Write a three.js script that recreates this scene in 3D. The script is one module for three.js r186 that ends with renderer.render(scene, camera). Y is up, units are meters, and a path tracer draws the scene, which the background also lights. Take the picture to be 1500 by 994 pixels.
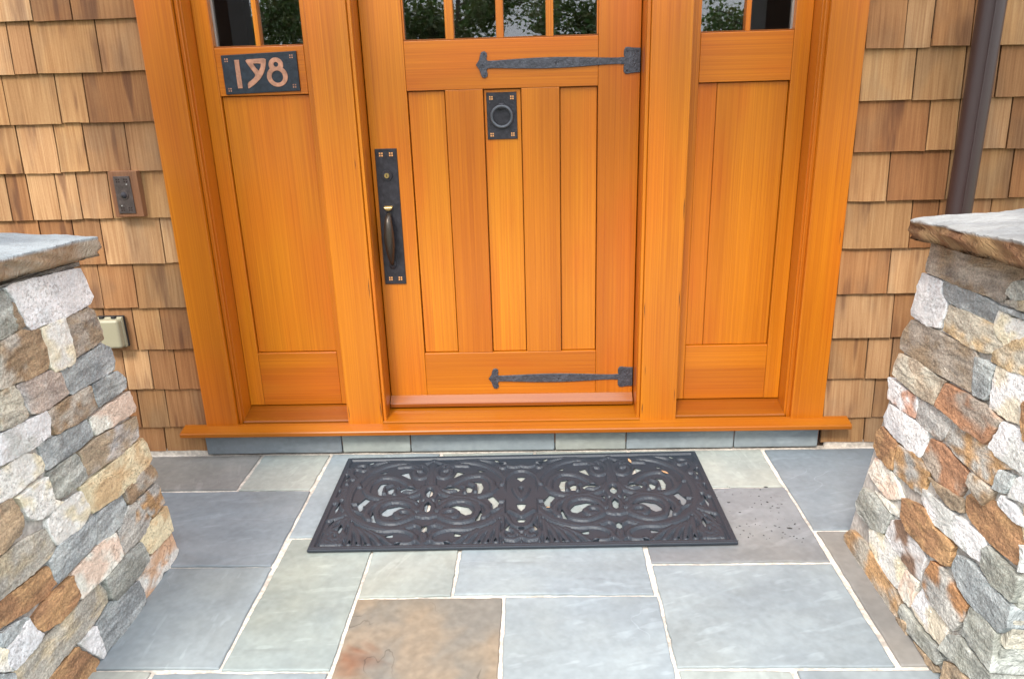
import * as THREE from 'three';
import { RoundedBoxGeometry } from 'three/addons/geometries/RoundedBoxGeometry.js';
import { mergeGeometries } from 'three/addons/utils/BufferGeometryUtils.js';

// ---------------------------------------------------------------- camera
const scene = new THREE.Scene();
const camera = new THREE.PerspectiveCamera(48.17, 1500 / 994, 0.05, 400);
camera.position.set(0.122, 1.503, 2.928);
camera.rotation.order = 'YXZ';
camera.rotation.set(-0.32802, 0.03648, -0.02914);

const renderer = new THREE.WebGLRenderer({ antialias: true });
renderer.toneMapping = THREE.LinearToneMapping;
renderer.toneMappingExposure = 2.75;
renderer.shadowMap.enabled = true;

// ---------------------------------------------------------------- random numbers and noise
function mulberry(a) { return () => { a |= 0; a = a + 0x6D2B79F5 | 0; let t = Math.imul(a ^ a >>> 15, 1 | a); t = t + Math.imul(t ^ t >>> 7, 61 | t) ^ t; return ((t ^ t >>> 14) >>> 0) / 4294967296; }; }
const rnd = mulberry(198);
const rr = (a, b) => a + (b - a) * rnd();
const hash = (x, y, z) => { let h = Math.imul(x, 374761393) + Math.imul(y, 668265263) + Math.imul(z, 2147483647 ^ 0x5bd1e995); h = Math.imul(h ^ h >>> 13, 1274126177); return ((h ^ h >>> 16) >>> 0) / 4294967296; };
const sm = t => t * t * (3 - 2 * t);
const lerp = (a, b, t) => a + (b - a) * t;
const clamp = (x, a = 0, b = 1) => Math.min(b, Math.max(a, x));
const step = (a, b, x) => sm(clamp((x - a) / (b - a)));
function n3(x, y, z = 0) {
  const i = Math.floor(x), j = Math.floor(y), k = Math.floor(z), u = sm(x - i), v = sm(y - j), w = sm(z - k);
  const g = (a, b, c) => hash(i + a, j + b, k + c);
  return lerp(lerp(lerp(g(0, 0, 0), g(1, 0, 0), u), lerp(g(0, 1, 0), g(1, 1, 0), u), v), lerp(lerp(g(0, 0, 1), g(1, 0, 1), u), lerp(g(0, 1, 1), g(1, 1, 1), u), v), w);
}
// value noise that repeats after px, py cells; x and y run from 0 to 1
function pn(x, y, px, py, seed) {
  x *= px; y *= py;
  const i = Math.floor(x), j = Math.floor(y), u = sm(x - i), v = sm(y - j);
  const g = (a, b) => hash((((i + a) % px) + px) % px, (((j + b) % py) + py) % py, seed);
  return lerp(lerp(g(0, 0), g(1, 0), u), lerp(g(0, 1), g(1, 1), u), v);
}
const fbm = (x, y, px, py, seed, oct = 4) => { let s = 0, a = .5, t = 0; for (let o = 0; o < oct; o++) { s += a * pn(x, y, px << o, py << o, seed + o * 7); t += a; a *= .5; } return s / t; };

// ---------------------------------------------------------------- overcast sky and its soft sun
{
  const W = 256, H = 128, d = new Float32Array(W * H * 4);
  for (let j = 0; j < H; j++) for (let i = 0; i < W; i++) {
    const el = Math.sin(((j + .5) / H - .5) * Math.PI), c = fbm(i / W, j / H, 8, 5, 3, 4);
    const up = Math.max(0, el), L = (0.5 + 0.95 * up) * (0.78 + 0.44 * c) * 1.1, k = (j * W + i) * 4;
    const g = el < -0.02 ? 0.35 : 1;
    d[k] = L * 0.95 * g; d[k + 1] = L * 1.0 * g; d[k + 2] = L * 1.08 * g; d[k + 3] = 1;
  }
  const sky = new THREE.DataTexture(d, W, H, THREE.RGBAFormat, THREE.FloatType);
  sky.mapping = THREE.EquirectangularReflectionMapping; sky.magFilter = THREE.LinearFilter; sky.minFilter = THREE.LinearFilter; sky.needsUpdate = true;
  scene.background = sky; scene.environment = sky;
}
const sun = new THREE.DirectionalLight(0xfff6ec, 1.5);
sun.position.set(-2.0, 7.5, 5.5); sun.target.position.set(0, 0.8, 0);
sun.castShadow = true; sun.shadow.radius = 26; sun.shadow.mapSize.set(2048, 2048);
Object.assign(sun.shadow.camera, { left: -6, right: 6, top: 6, bottom: -6, near: 0.5, far: 30 });
scene.add(sun, sun.target);

// ---------------------------------------------------------------- building helpers
const lin = h => new THREE.Color(h);                       // hex colours are sRGB, kept linear inside
const taken = new Map();
const numbered = n => { const k = taken.get(n) || 0; taken.set(n, k + 1); return k ? `${n}_${String(k).padStart(3, '0')}` : n; };
function thing(name, label, category, base = [0, 0, 0], group) {
  const g = new THREE.Group(); g.name = numbered(name); g.position.set(...base); g.userData = { label, category };
  if (group) g.userData.group = group;
  scene.add(g); return g;
}
function structure(name, label, base = [0, 0, 0]) { const g = new THREE.Group(); g.name = numbered(name); g.position.set(...base); g.userData = { kind: 'structure', label }; scene.add(g); return g; }
// geometry is given in the place's own metres and moved to the axes of its thing
function part(parent, name, geo, mat, label) {
  let o = parent; const p = new THREE.Vector3(); while (o && o !== scene) { p.add(o.position); o = o.parent; }
  geo.translate(-p.x, -p.y, -p.z);
  const m = new THREE.Mesh(geo, mat); m.name = name; m.castShadow = m.receiveShadow = true;
  if (label) m.userData.label = label;
  parent.add(m); return m;
}
function tex(W, H, srgb, f, rep = [1, 1]) {
  const d = new Uint8Array(W * H * 4), c = [0, 0, 0];
  for (let j = 0; j < H; j++) for (let i = 0; i < W; i++) { f((i + .5) / W, (j + .5) / H, c); const k = (j * W + i) * 4; d[k] = clamp(c[0]) * 255; d[k + 1] = clamp(c[1]) * 255; d[k + 2] = clamp(c[2]) * 255; d[k + 3] = 255; }
  const t = new THREE.DataTexture(d, W, H, THREE.RGBAFormat); t.wrapS = t.wrapT = THREE.RepeatWrapping; t.magFilter = THREE.LinearFilter; t.minFilter = THREE.LinearMipmapLinearFilter; t.generateMipmaps = true;
  if (srgb) t.colorSpace = THREE.SRGBColorSpace; t.repeat.set(...rep); t.needsUpdate = true; return t;
}
const mixc = (c, a, b, t) => { c[0] = lerp(a[0], b[0], t); c[1] = lerp(a[1], b[1], t); c[2] = lerp(a[2], b[2], t); };

// ---------------------------------------------------------------- textures (uv is in metres; repeat turns metres into tiles)
const woodCol = tex(1024, 1024, true, (x, y, c) => {
  const wob = .012 * fbm(x, y, 5, 3, 5, 3), xx = x + wob;
  const fine = pn(xx, y, 420, 6, 11), mid = pn(xx, y, 190, 4, 12), broad = fbm(xx, y, 8, 2, 13, 3), dark = step(.74, .96, pn(xx, y, 230, 8, 14)) * .5;
  const v = .26 * fine + .22 * mid + .52 * broad - dark * .22;
  mixc(c, [.645, .362, .028], [.805, .52, .085], clamp((v - .12) * 1.4));
  const red = step(.45, .8, fbm(xx, y, 6, 4, 15, 3)); c[1] *= 1 - .07 * red;
}, [1 / .9, 1 / 2.4]);
const woodBump = tex(1024, 512, false, (x, y, c) => { const v = .6 * pn(x, y, 300, 5, 11) + .4 * pn(x, y, 90, 4, 12); c[0] = c[1] = c[2] = v; }, [1 / .9, 1 / 2.4]);
const cedarCol = tex(1024, 1024, true, (x, y, c) => {
  const xx = x + .006 * fbm(x, y, 5, 5, 21, 2), fine = pn(xx, y, 330, 9, 22), mid = pn(xx, y, 120, 5, 23), broad = fbm(xx, y, 7, 5, 24, 3), speck = pn(x, y, 400, 300, 25);
  const v = .3 * fine + .3 * mid + .34 * broad + .1 * speck;
  mixc(c, [.76, .66, .56], [.98, .94, .88], clamp((v - .2) * 1.5));
  const st = step(.6, .82, fbm(xx, y, 26, 4, 26, 3)) * step(.42, .62, fbm(x, y, 5, 5, 27, 3)), gr = step(.45, .75, fbm(xx, y, 10, 6, 28, 4)) * .5; c[0] *= (1 - .22 * st) * (1 - .14 * gr); c[1] *= (1 - .26 * st) * (1 - .1 * gr); c[2] *= (1 - .26 * st) * (1 - .02 * gr);
}, [1, 1]);
const cedarBump = tex(1024, 512, false, (x, y, c) => { const v = .55 * pn(x + .006 * fbm(x, y, 5, 5, 21, 2), y, 260, 9, 22) + .3 * pn(x, y, 70, 5, 23) + .15 * pn(x, y, 400, 300, 25); c[0] = c[1] = c[2] = v; }, [1, 1]);
const slateCol = tex(1024, 1024, true, (x, y, c) => {
  const cl = fbm(x, y, 4, 4, 31, 5), st = fbm(x + y * .0, y, 5, 22, 32, 4), fine = fbm(x, y, 90, 90, 33, 2);
  const v = .86 + .10 * (cl - .5) + .12 * (st - .5) + .085 * (fine - .5), warm = .4 * step(.5, .8, fbm(x, y, 3, 3, 34, 4));
  c[0] = v * (1 + .05 * warm); c[1] = v * (1 + .015 * warm); c[2] = v * (1 - .05 * warm);
  const s = Math.abs(fbm(x, y, 3, 5, 35, 4) - .5), vein = (1 - step(0, .004, s)) * step(.5, .7, fbm(x, y, 6, 6, 36, 2)) + .5 * step(.68, .8, fbm(x, y, 14, 60, 39, 3)); for (let k = 0; k < 3; k++) c[k] += .11 * vein;
}, [1 / 1.5, 1 / 1.5]);
const slateBump = tex(1024, 1024, false, (x, y, c) => { const v = .55 * fbm(x, y, 4, 9, 37, 5) + .25 * fbm(x, y, 40, 60, 38, 3) + .2 * step(.47, .53, fbm(x, y, 3, 5, 35, 4)); c[0] = c[1] = c[2] = v; }, [1 / 1.5, 1 / 1.5]);
const rustCol = tex(512, 512, true, (x, y, c) => {
  const w = fbm(x, y, 3, 3, 41, 3) * .35, a = fbm(x + w, y + w, 3, 5, 42, 5), b = fbm(x, y, 40, 40, 43, 2);
  mixc(c, [.62, .61, .58], [.71, .65, .57], step(.28, .7, a)); const k = .92 + .16 * (b - .5); c[0] *= k; c[1] *= k; c[2] *= k;
  const lv = Math.abs(a - .45), e = (1 - step(.002, .012, lv)) * step(.4, .6, fbm(x, y, 5, 5, 47, 2)); for (let q = 0; q < 3; q++) c[q] *= 1 - .2 * e;
}, [1 / .7, 1 / .7]);
const bandCol = tex(512, 512, true, (x, y, c) => { // schist with mica bands
  const w = .05 * fbm(x, y, 4, 4, 51, 3), b = fbm(x, y + w, 6, 44, 52, 3), f = fbm(x, y, 100, 120, 53, 2), p = fbm(x, y, 5, 7, 54, 4); const v = .80 + .34 * (b - .5) + .30 * (f - .5) + .22 * (p - .5);
  c[0] = v; c[1] = v * (1 - .015 * p); c[2] = v * (1 - .05 * p);
}, [1 / .4, 1 / .4]);
const speckCol = tex(512, 512, true, (x, y, c) => { // granite with dark flecks
  const f = fbm(x, y, 60, 72, 61, 3), g = fbm(x, y, 90, 90, 62, 2), p = fbm(x, y, 6, 6, 63, 3); const v = .94 - .2 * step(.5, .78, f) * step(.35, .65, p) + .16 * (g - .5) + .2 * (p - .5);
  c[0] = v; c[1] = v * .995; c[2] = v * .985;
}, [1 / .4, 1 / .4]);
const roughBump = tex(512, 512, false, (x, y, c) => { const v = .5 * fbm(x, y, 9, 18, 71, 4) + .35 * fbm(x, y, 40, 60, 72, 3) + .15 * pn(x, y, 200, 200, 73); c[0] = c[1] = c[2] = v; }, [1 / .4, 1 / .4]);
const hammer = tex(256, 256, false, (x, y, c) => { const v = .7 * fbm(x, y, 26, 26, 81, 2) + .3 * pn(x, y, 120, 120, 82); c[0] = c[1] = c[2] = v; }, [8, 8]);
const ironCol = tex(256, 256, true, (x, y, c) => { const v = .78 + .42 * (fbm(x, y, 14, 14, 85, 4) - .3); c[0] = v; c[1] = v; c[2] = v * 1.01; }, [5, 5]);
const mortarCol = tex(512, 512, true, (x, y, c) => { const v = .86 + .3 * (fbm(x, y, 60, 60, 91, 3) - .5) + .3 * (fbm(x, y, 8, 8, 92, 3) - .5); c[0] = v; c[1] = v * .985; c[2] = v * .96; }, [1 / .6, 1 / .6]);

// ---------------------------------------------------------------- materials
const M = {};
const varnish = (hex, coat = .75, rough = .45) => new THREE.MeshPhysicalMaterial({ specularIntensity: .35, map: woodCol, bumpMap: woodBump, bumpScale: .0004, color: lin(hex), roughness: rough, clearcoat: coat, clearcoatRoughness: .3 });
M.wood = varnish('#fbeedd'); M.woodB = varnish('#f2e0ce'); M.woodC = varnish('#fdf2e2'); M.woodD = varnish('#f0d9c4');
M.jamb = varnish('#e6cdb0'); M.sill = varnish('#ccc0a0', .5, .5); M.redSill = varnish('#b4a48e', .4, .5); M.drip = varnish('#b8a49c', 1, .4); M.drip.clearcoatRoughness = .18; M.ring = new THREE.MeshPhysicalMaterial({ color: lin('#5b5e63'), metalness: .5, roughness: .38, bumpMap: hammer, bumpScale: .0006 });
M.cedar = new THREE.MeshStandardMaterial({ map: cedarCol, bumpMap: cedarBump, bumpScale: .0012, vertexColors: true, roughness: .88 });
M.cedarBlock = new THREE.MeshStandardMaterial({ map: cedarCol, bumpMap: cedarBump, bumpScale: .001, color: lin('#8c6446'), roughness: .7 });
M.slate = new THREE.MeshStandardMaterial({ map: slateCol, bumpMap: slateBump, bumpScale: .004, vertexColors: true, roughness: .62 });
M.rustSlate = new THREE.MeshStandardMaterial({ map: rustCol, bumpMap: slateBump, bumpScale: .004, vertexColors: true, roughness: .64 });
M.band = new THREE.MeshStandardMaterial({ map: bandCol, bumpMap: roughBump, bumpScale: .008, vertexColors: true, roughness: .82 });
M.speck = new THREE.MeshStandardMaterial({ map: speckCol, bumpMap: roughBump, bumpScale: .007, vertexColors: true, roughness: .85 });
M.mortar = new THREE.MeshStandardMaterial({ map: mortarCol, bumpMap: roughBump, bumpScale: .006, color: lin('#c6c4c0'), roughness: .95 });
M.grout = new THREE.MeshStandardMaterial({ map: mortarCol, bumpMap: roughBump, bumpScale: .004, color: lin('#e4ddd4'), roughness: .95 });
M.capStone = new THREE.MeshStandardMaterial({ map: slateCol, bumpMap: roughBump, bumpScale: .009, vertexColors: true, roughness: .8 });
M.iron = new THREE.MeshPhysicalMaterial({ map: ironCol, color: lin('#55565c'), bumpMap: hammer, bumpScale: .0022, metalness: .35, roughness: .5 });
M.bronze = new THREE.MeshPhysicalMaterial({ map: ironCol, color: lin('#3d3b40'), bumpMap: hammer, bumpScale: .0008, metalness: .4, roughness: .42 });
M.bronzeWorn = new THREE.MeshPhysicalMaterial({ map: ironCol, color: lin('#544c42'), metalness: .6, roughness: .34 });
M.brass = new THREE.MeshPhysicalMaterial({ color: lin('#b59a63'), metalness: .8, roughness: .35 });
M.bell = new THREE.MeshPhysicalMaterial({ map: ironCol, color: lin('#5c504a'), bumpMap: hammer, bumpScale: .0008, metalness: .35, roughness: .5 });
M.plate = new THREE.MeshPhysicalMaterial({ map: ironCol, color: lin('#2b343d'), bumpMap: hammer, bumpScale: .0008, metalness: .2, roughness: .5 });
M.copper = new THREE.MeshPhysicalMaterial({ map: ironCol, color: lin('#c99274'), metalness: .25, roughness: .5 });
M.hole = new THREE.MeshStandardMaterial({ color: lin('#d99a5c'), roughness: .6 });
M.darkHole = new THREE.MeshStandardMaterial({ color: lin('#2a1c16'), roughness: .9 });
M.rubber = new THREE.MeshPhysicalMaterial({ color: lin('#282f37'), roughness: .5, bumpMap: hammer, bumpScale: .0006 });
M.pipe = new THREE.MeshPhysicalMaterial({ color: lin('#3c2b29'), roughness: .42, metalness: .1, clearcoat: .3, clearcoatRoughness: .4 });
M.plastic = new THREE.MeshPhysicalMaterial({ color: lin('#98927a'), roughness: .45 });
M.gasket = new THREE.MeshStandardMaterial({ color: lin('#1c1a19'), roughness: .8 });
M.spacer = new THREE.MeshStandardMaterial({ color: lin('#a3a09a'), roughness: .5, metalness: .3 });
M.glass = new THREE.MeshPhysicalMaterial({ color: 0xffffff, transmission: 1, thickness: 0, roughness: .008, ior: 1.9 });
M.hall = new THREE.MeshStandardMaterial({ color: lin('#6e655b'), roughness: .9 });
M.sheath = new THREE.MeshStandardMaterial({ color: lin('#3a2a20'), roughness: .95 });
M.columnWood = new THREE.MeshStandardMaterial({ color: lin('#2e2a28'), roughness: .7 });
M.ceilingWood = new THREE.MeshStandardMaterial({ map: woodCol, color: lin('#b9896a'), roughness: .6 });
M.leaf = new THREE.MeshPhysicalMaterial({ color: lin('#5a6c3a'), roughness: .7, transmission: .45, thickness: 0, side: THREE.DoubleSide });
M.bark = new THREE.MeshStandardMaterial({ color: lin('#4c4238'), roughness: .95 });
M.lawn = new THREE.MeshStandardMaterial({ color: lin('#5a6a42'), map: mortarCol, roughness: 1 });
M.litter = new THREE.MeshStandardMaterial({ color: lin('#b08a66'), roughness: .8, side: THREE.DoubleSide });
M.dirt = new THREE.MeshStandardMaterial({ color: lin('#33322f'), roughness: .95 });

// ---------------------------------------------------------------- shape helpers
function grainUV(geo, axis) {  // v runs along the grain, u across it, both in metres, from a spot of its own
  const p = geo.attributes.position, n = geo.attributes.normal, uv = new Float32Array(p.count * 2), ou = rnd() * 7, ov = rnd() * 9;
  for (let i = 0; i < p.count; i++) {
    const x = p.getX(i), y = p.getY(i), z = p.getZ(i), ax = Math.abs(n.getX(i)), ay = Math.abs(n.getY(i)), az = Math.abs(n.getZ(i));
    let u, v;
    if (axis === 'y') { v = y; u = az >= ax ? x : z; if (ay > ax && ay > az) { v = z * .5; u = x; } }
    else if (axis === 'x') { v = x; u = az >= ay ? y : z; if (ax > ay && ax > az) { v = z * .5; u = y; } }
    else { v = z; u = ax > ay ? y : x; }
    uv[2 * i] = u + ou; uv[2 * i + 1] = v + ov;
  }
  geo.setAttribute('uv', new THREE.BufferAttribute(uv, 2)); return geo;
}
function boxG(x0, x1, y0, y1, z0, z1, r = .0015, axis = 'y') {
  const w = x1 - x0, h = y1 - y0, d = z1 - z0;
  const g = new RoundedBoxGeometry(w, h, d, 1, Math.min(r, w * .45, h * .45, d * .45));
  g.translate((x0 + x1) / 2, (y0 + y1) / 2, (z0 + z1) / 2); return grainUV(g, axis);
}
// a profile of [z, y] corners drawn along x
function profileG(pts, x0, x1, r = 0) {
  const s = new THREE.Shape(pts.map(p => new THREE.Vector2(p[0], p[1])));
  const g = new THREE.ExtrudeGeometry(s, { depth: x1 - x0, bevelEnabled: r > 0, bevelSize: r, bevelThickness: r, bevelOffset: -r, bevelSegments: 1 });
  g.rotateY(Math.PI / 2); const p = g.attributes.position; for (let i = 0; i < p.count; i++) p.setXYZ(i, p.getX(i) + x0, p.getY(i), -p.getZ(i));
  const ix = []; for (let i = 0; i < p.count; i += 3) ix.push(i, i + 2, i + 1); g.setIndex(ix); const q = g.toNonIndexed(); q.computeVertexNormals(); return grainUV(q, 'x');
}
function plateG(pts, z0, z1, r = .001, holes = []) { // outline of [x, y] corners, from z0 to z1
  const s = new THREE.Shape(pts.map(p => new THREE.Vector2(p[0], p[1]))); for (const h of holes) s.holes.push(new THREE.Path(h.map(p => new THREE.Vector2(p[0], p[1]))));
  const g = new THREE.ExtrudeGeometry(s, { depth: z1 - z0 - 2 * r, bevelEnabled: true, bevelSize: r, bevelThickness: r, bevelOffset: -r, bevelSegments: 1, curveSegments: 8 }); g.translate(0, 0, z0 + r); return g;
}
const circle = (cx, cy, r, n = 24) => Array.from({ length: n }, (_, i) => [cx + r * Math.cos(i / n * 2 * Math.PI), cy + r * Math.sin(i / n * 2 * Math.PI)]);
function smoothPoly(P, it = 2, w = .22) { for (let k = 0; k < it; k++) { const Q = []; for (let i = 0; i < P.length; i++) { const a = P[i], b = P[(i + 1) % P.length]; Q.push([a[0] * (1 - w) + b[0] * w, a[1] * (1 - w) + b[1] * w], [a[0] * w + b[0] * (1 - w), a[1] * w + b[1] * (1 - w)]); } P = Q; } return P; }
function resample(P, N) { // keeps every corner
  const n = P.length, D = P.map((a, i) => Math.hypot(P[(i + 1) % n][0] - a[0], P[(i + 1) % n][1] - a[1])), T = D.reduce((a, b) => a + b), c = D.map(d => Math.max(1, Math.round(d / T * N)));
  let t = c.reduce((a, b) => a + b); if (n <= N) { while (t !== N) { let k = 0; if (t > N) { c.forEach((v, i) => { if (v > 1 && D[i] / v < D[k] / c[k] || c[k] < 2) k = i; }); c[k]--; t--; } else { c.forEach((v, i) => { if (D[i] / v > D[k] / c[k]) k = i; }); c[k]++; t++; } }
    const out = []; P.forEach((a, i) => { const b = P[(i + 1) % n]; for (let q = 0; q < c[i]; q++) out.push([lerp(a[0], b[0], q / c[i]), lerp(a[1], b[1], q / c[i])]); }); return out; }
  return resampleEven(P, N);
}
function resampleEven(P, N) {
  const L = [0]; for (let i = 0; i < P.length; i++) { const a = P[i], b = P[(i + 1) % P.length]; L.push(L[i] + Math.hypot(b[0] - a[0], b[1] - a[1])); }
  const T = L[P.length], out = []; let k = 0; for (let i = 0; i < N; i++) { const s = T * i / N; while (L[k + 1] < s) k++; const t = (s - L[k]) / (L[k + 1] - L[k] || 1), a = P[k], b = P[(k + 1) % P.length]; out.push([lerp(a[0], b[0], t), lerp(a[1], b[1], t)]); } return out;
}
// one stone: an outline on a face, a rough front with worn edges and sides that go back into the wall
function stoneG(poly, place, o) {
  const N = o.N || 36, seed = o.seed, R = o.R ?? .011;
  let P = resample(smoothPoly(poly, o.round ?? 2, o.cut ?? .22), N), A = 0, cx = 0, cy = 0;
  for (let i = 0; i < N; i++) { const a = P[i], b = P[(i + 1) % N], w = a[0] * b[1] - b[0] * a[1]; A += w; cx += (a[0] + b[0]) * w; cy += (a[1] + b[1]) * w; }
  cx /= 3 * A; cy /= 3 * A; if (A < 0) P.reverse();
  const jit = o.jit ?? .0022; P = P.map(([x, y]) => { const d = Math.hypot(x - cx, y - cy) || 1, n = (o.grow || 0) + (n3(x * 90, y * 90, seed) - .5) * 2 * jit + (n3(x * 25, y * 25, seed + 9) - .5) * 2 * jit; return [x + (x - cx) / d * n, y + (y - cy) / d * n]; });
  const rings = o.rings || [.22, .42, .6, .74, .85, .92, .965, .99, 1], pos = [], uv = [], col = [], ix = [];
  const ou = rnd() * 5, ov = rnd() * 5, ca = Math.cos(o.turn || 0), sa = Math.sin(o.turn || 0), ta = rr(-1, 1) * (o.tilt ?? .03), tb = rr(-1, 1) * (o.tilt ?? .03), h0 = o.h0 ?? rr(-.006, .006), rel = o.rel ?? .007;
  const put = (x, y, h, edge) => {
    const q = place(x, y, h); pos.push(q.x, q.y, q.z); const e = edge ? h : 0; uv.push((x * ca + y * sa) + ou + e, (-x * sa + y * ca) + ov + e);
    const c = o.color(x, y, seed, edge ? 1 : 0, h); col.push(c[0], c[1], c[2]);
  };
  const pl = o.split ? [0, 1, 2, 3].map(() => { const a = rnd() * 6.283, k = rr(.0, .055); return [Math.cos(a) * k, Math.sin(a) * k, rr(0, .003)]; }) : null;
  const face = o.split ? (x, y) => { let h = 9; for (const p of pl) h = Math.min(h, p[0] * (x - cx) + p[1] * (y - cy) + p[2]); return h0 + Math.max(h, -.005) + .0035 * (n3(x * 30, y * 48, seed) - .5) + .0022 * (n3(x * 85, y * 120, seed + 3) - .5) + .0014 * (n3(x * 210, y * 240, seed + 6) - .5); } : (x, y) => h0 + ta * (x - cx) + tb * (y - cy) + rel * ((n3(x * 14, y * 26, seed) - .5) * 1.2 + (n3(x * 45, y * 60, seed + 3) - .5) * .7);
  put(cx, cy, face(cx, cy));
  for (const t of rings) for (let i = 0; i < N; i++) {
    const tj = o.split && t < .97 ? t * (1 + .1 * (hash(i, Math.round(t * 100), 17) - .5)) : t, x = lerp(cx, P[i][0], tj), y = lerp(cy, P[i][1], tj), d = (1 - t) * Math.hypot(P[i][0] - cx, P[i][1] - cy), m = 1 - Math.min(d / R, 1);
    put(x, y, face(x, y) - R * (1 - Math.sqrt(Math.max(0, 1 - m * m * .92))));
  }
  for (let i = 0; i < N; i++) ix.push(0, 1 + i, 1 + (i + 1) % N);
  let base = 1; const band = (a, b) => { for (let i = 0; i < N; i++) { const j = (i + 1) % N; ix.push(a + i, b + i, a + j, a + j, b + i, b + j); } };
  for (let k = 1; k < rings.length; k++) { band(base, base + N); base += N; }
  for (const [h, s, rj] of o.skirt || [[-.05, 1, 0], [-.1, .98, 0]]) {
    const at = pos.length / 3; for (let i = 0; i < N; i++) { const [x, y] = P[i], d = Math.hypot(x - cx, y - cy) || 1, n = rj ? (n3(x * 22, y * 22, seed + h * 300) - .5) * 2 * rj + (n3(x * 70, y * 70, seed + h * 500) - .5) * rj : 0; put(cx + (x - cx) * s + (x - cx) / d * n, cy + (y - cy) * s + (y - cy) / d * n, h, true); }
    band(base, at); base = at;
  }
  const g = new THREE.BufferGeometry();
  g.setAttribute('position', new THREE.Float32BufferAttribute(pos, 3)); g.setAttribute('uv', new THREE.Float32BufferAttribute(uv, 2)); g.setAttribute('color', new THREE.Float32BufferAttribute(col, 3));
  const a = place(cx, cy, 0), b = place(cx, cy, 1).sub(a), u = place(cx + 1, cy, 0).sub(a), v = place(cx, cy + 1, 0).sub(a);
  if (u.cross(v).dot(b) < 0) for (let i = 0; i < ix.length; i += 3) { const t = ix[i + 1]; ix[i + 1] = ix[i + 2]; ix[i + 2] = t; }
  g.setIndex(ix); if (o.split) { const f = g.toNonIndexed(); f.computeVertexNormals(); return f; } g.computeVertexNormals(); return g;
}
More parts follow.
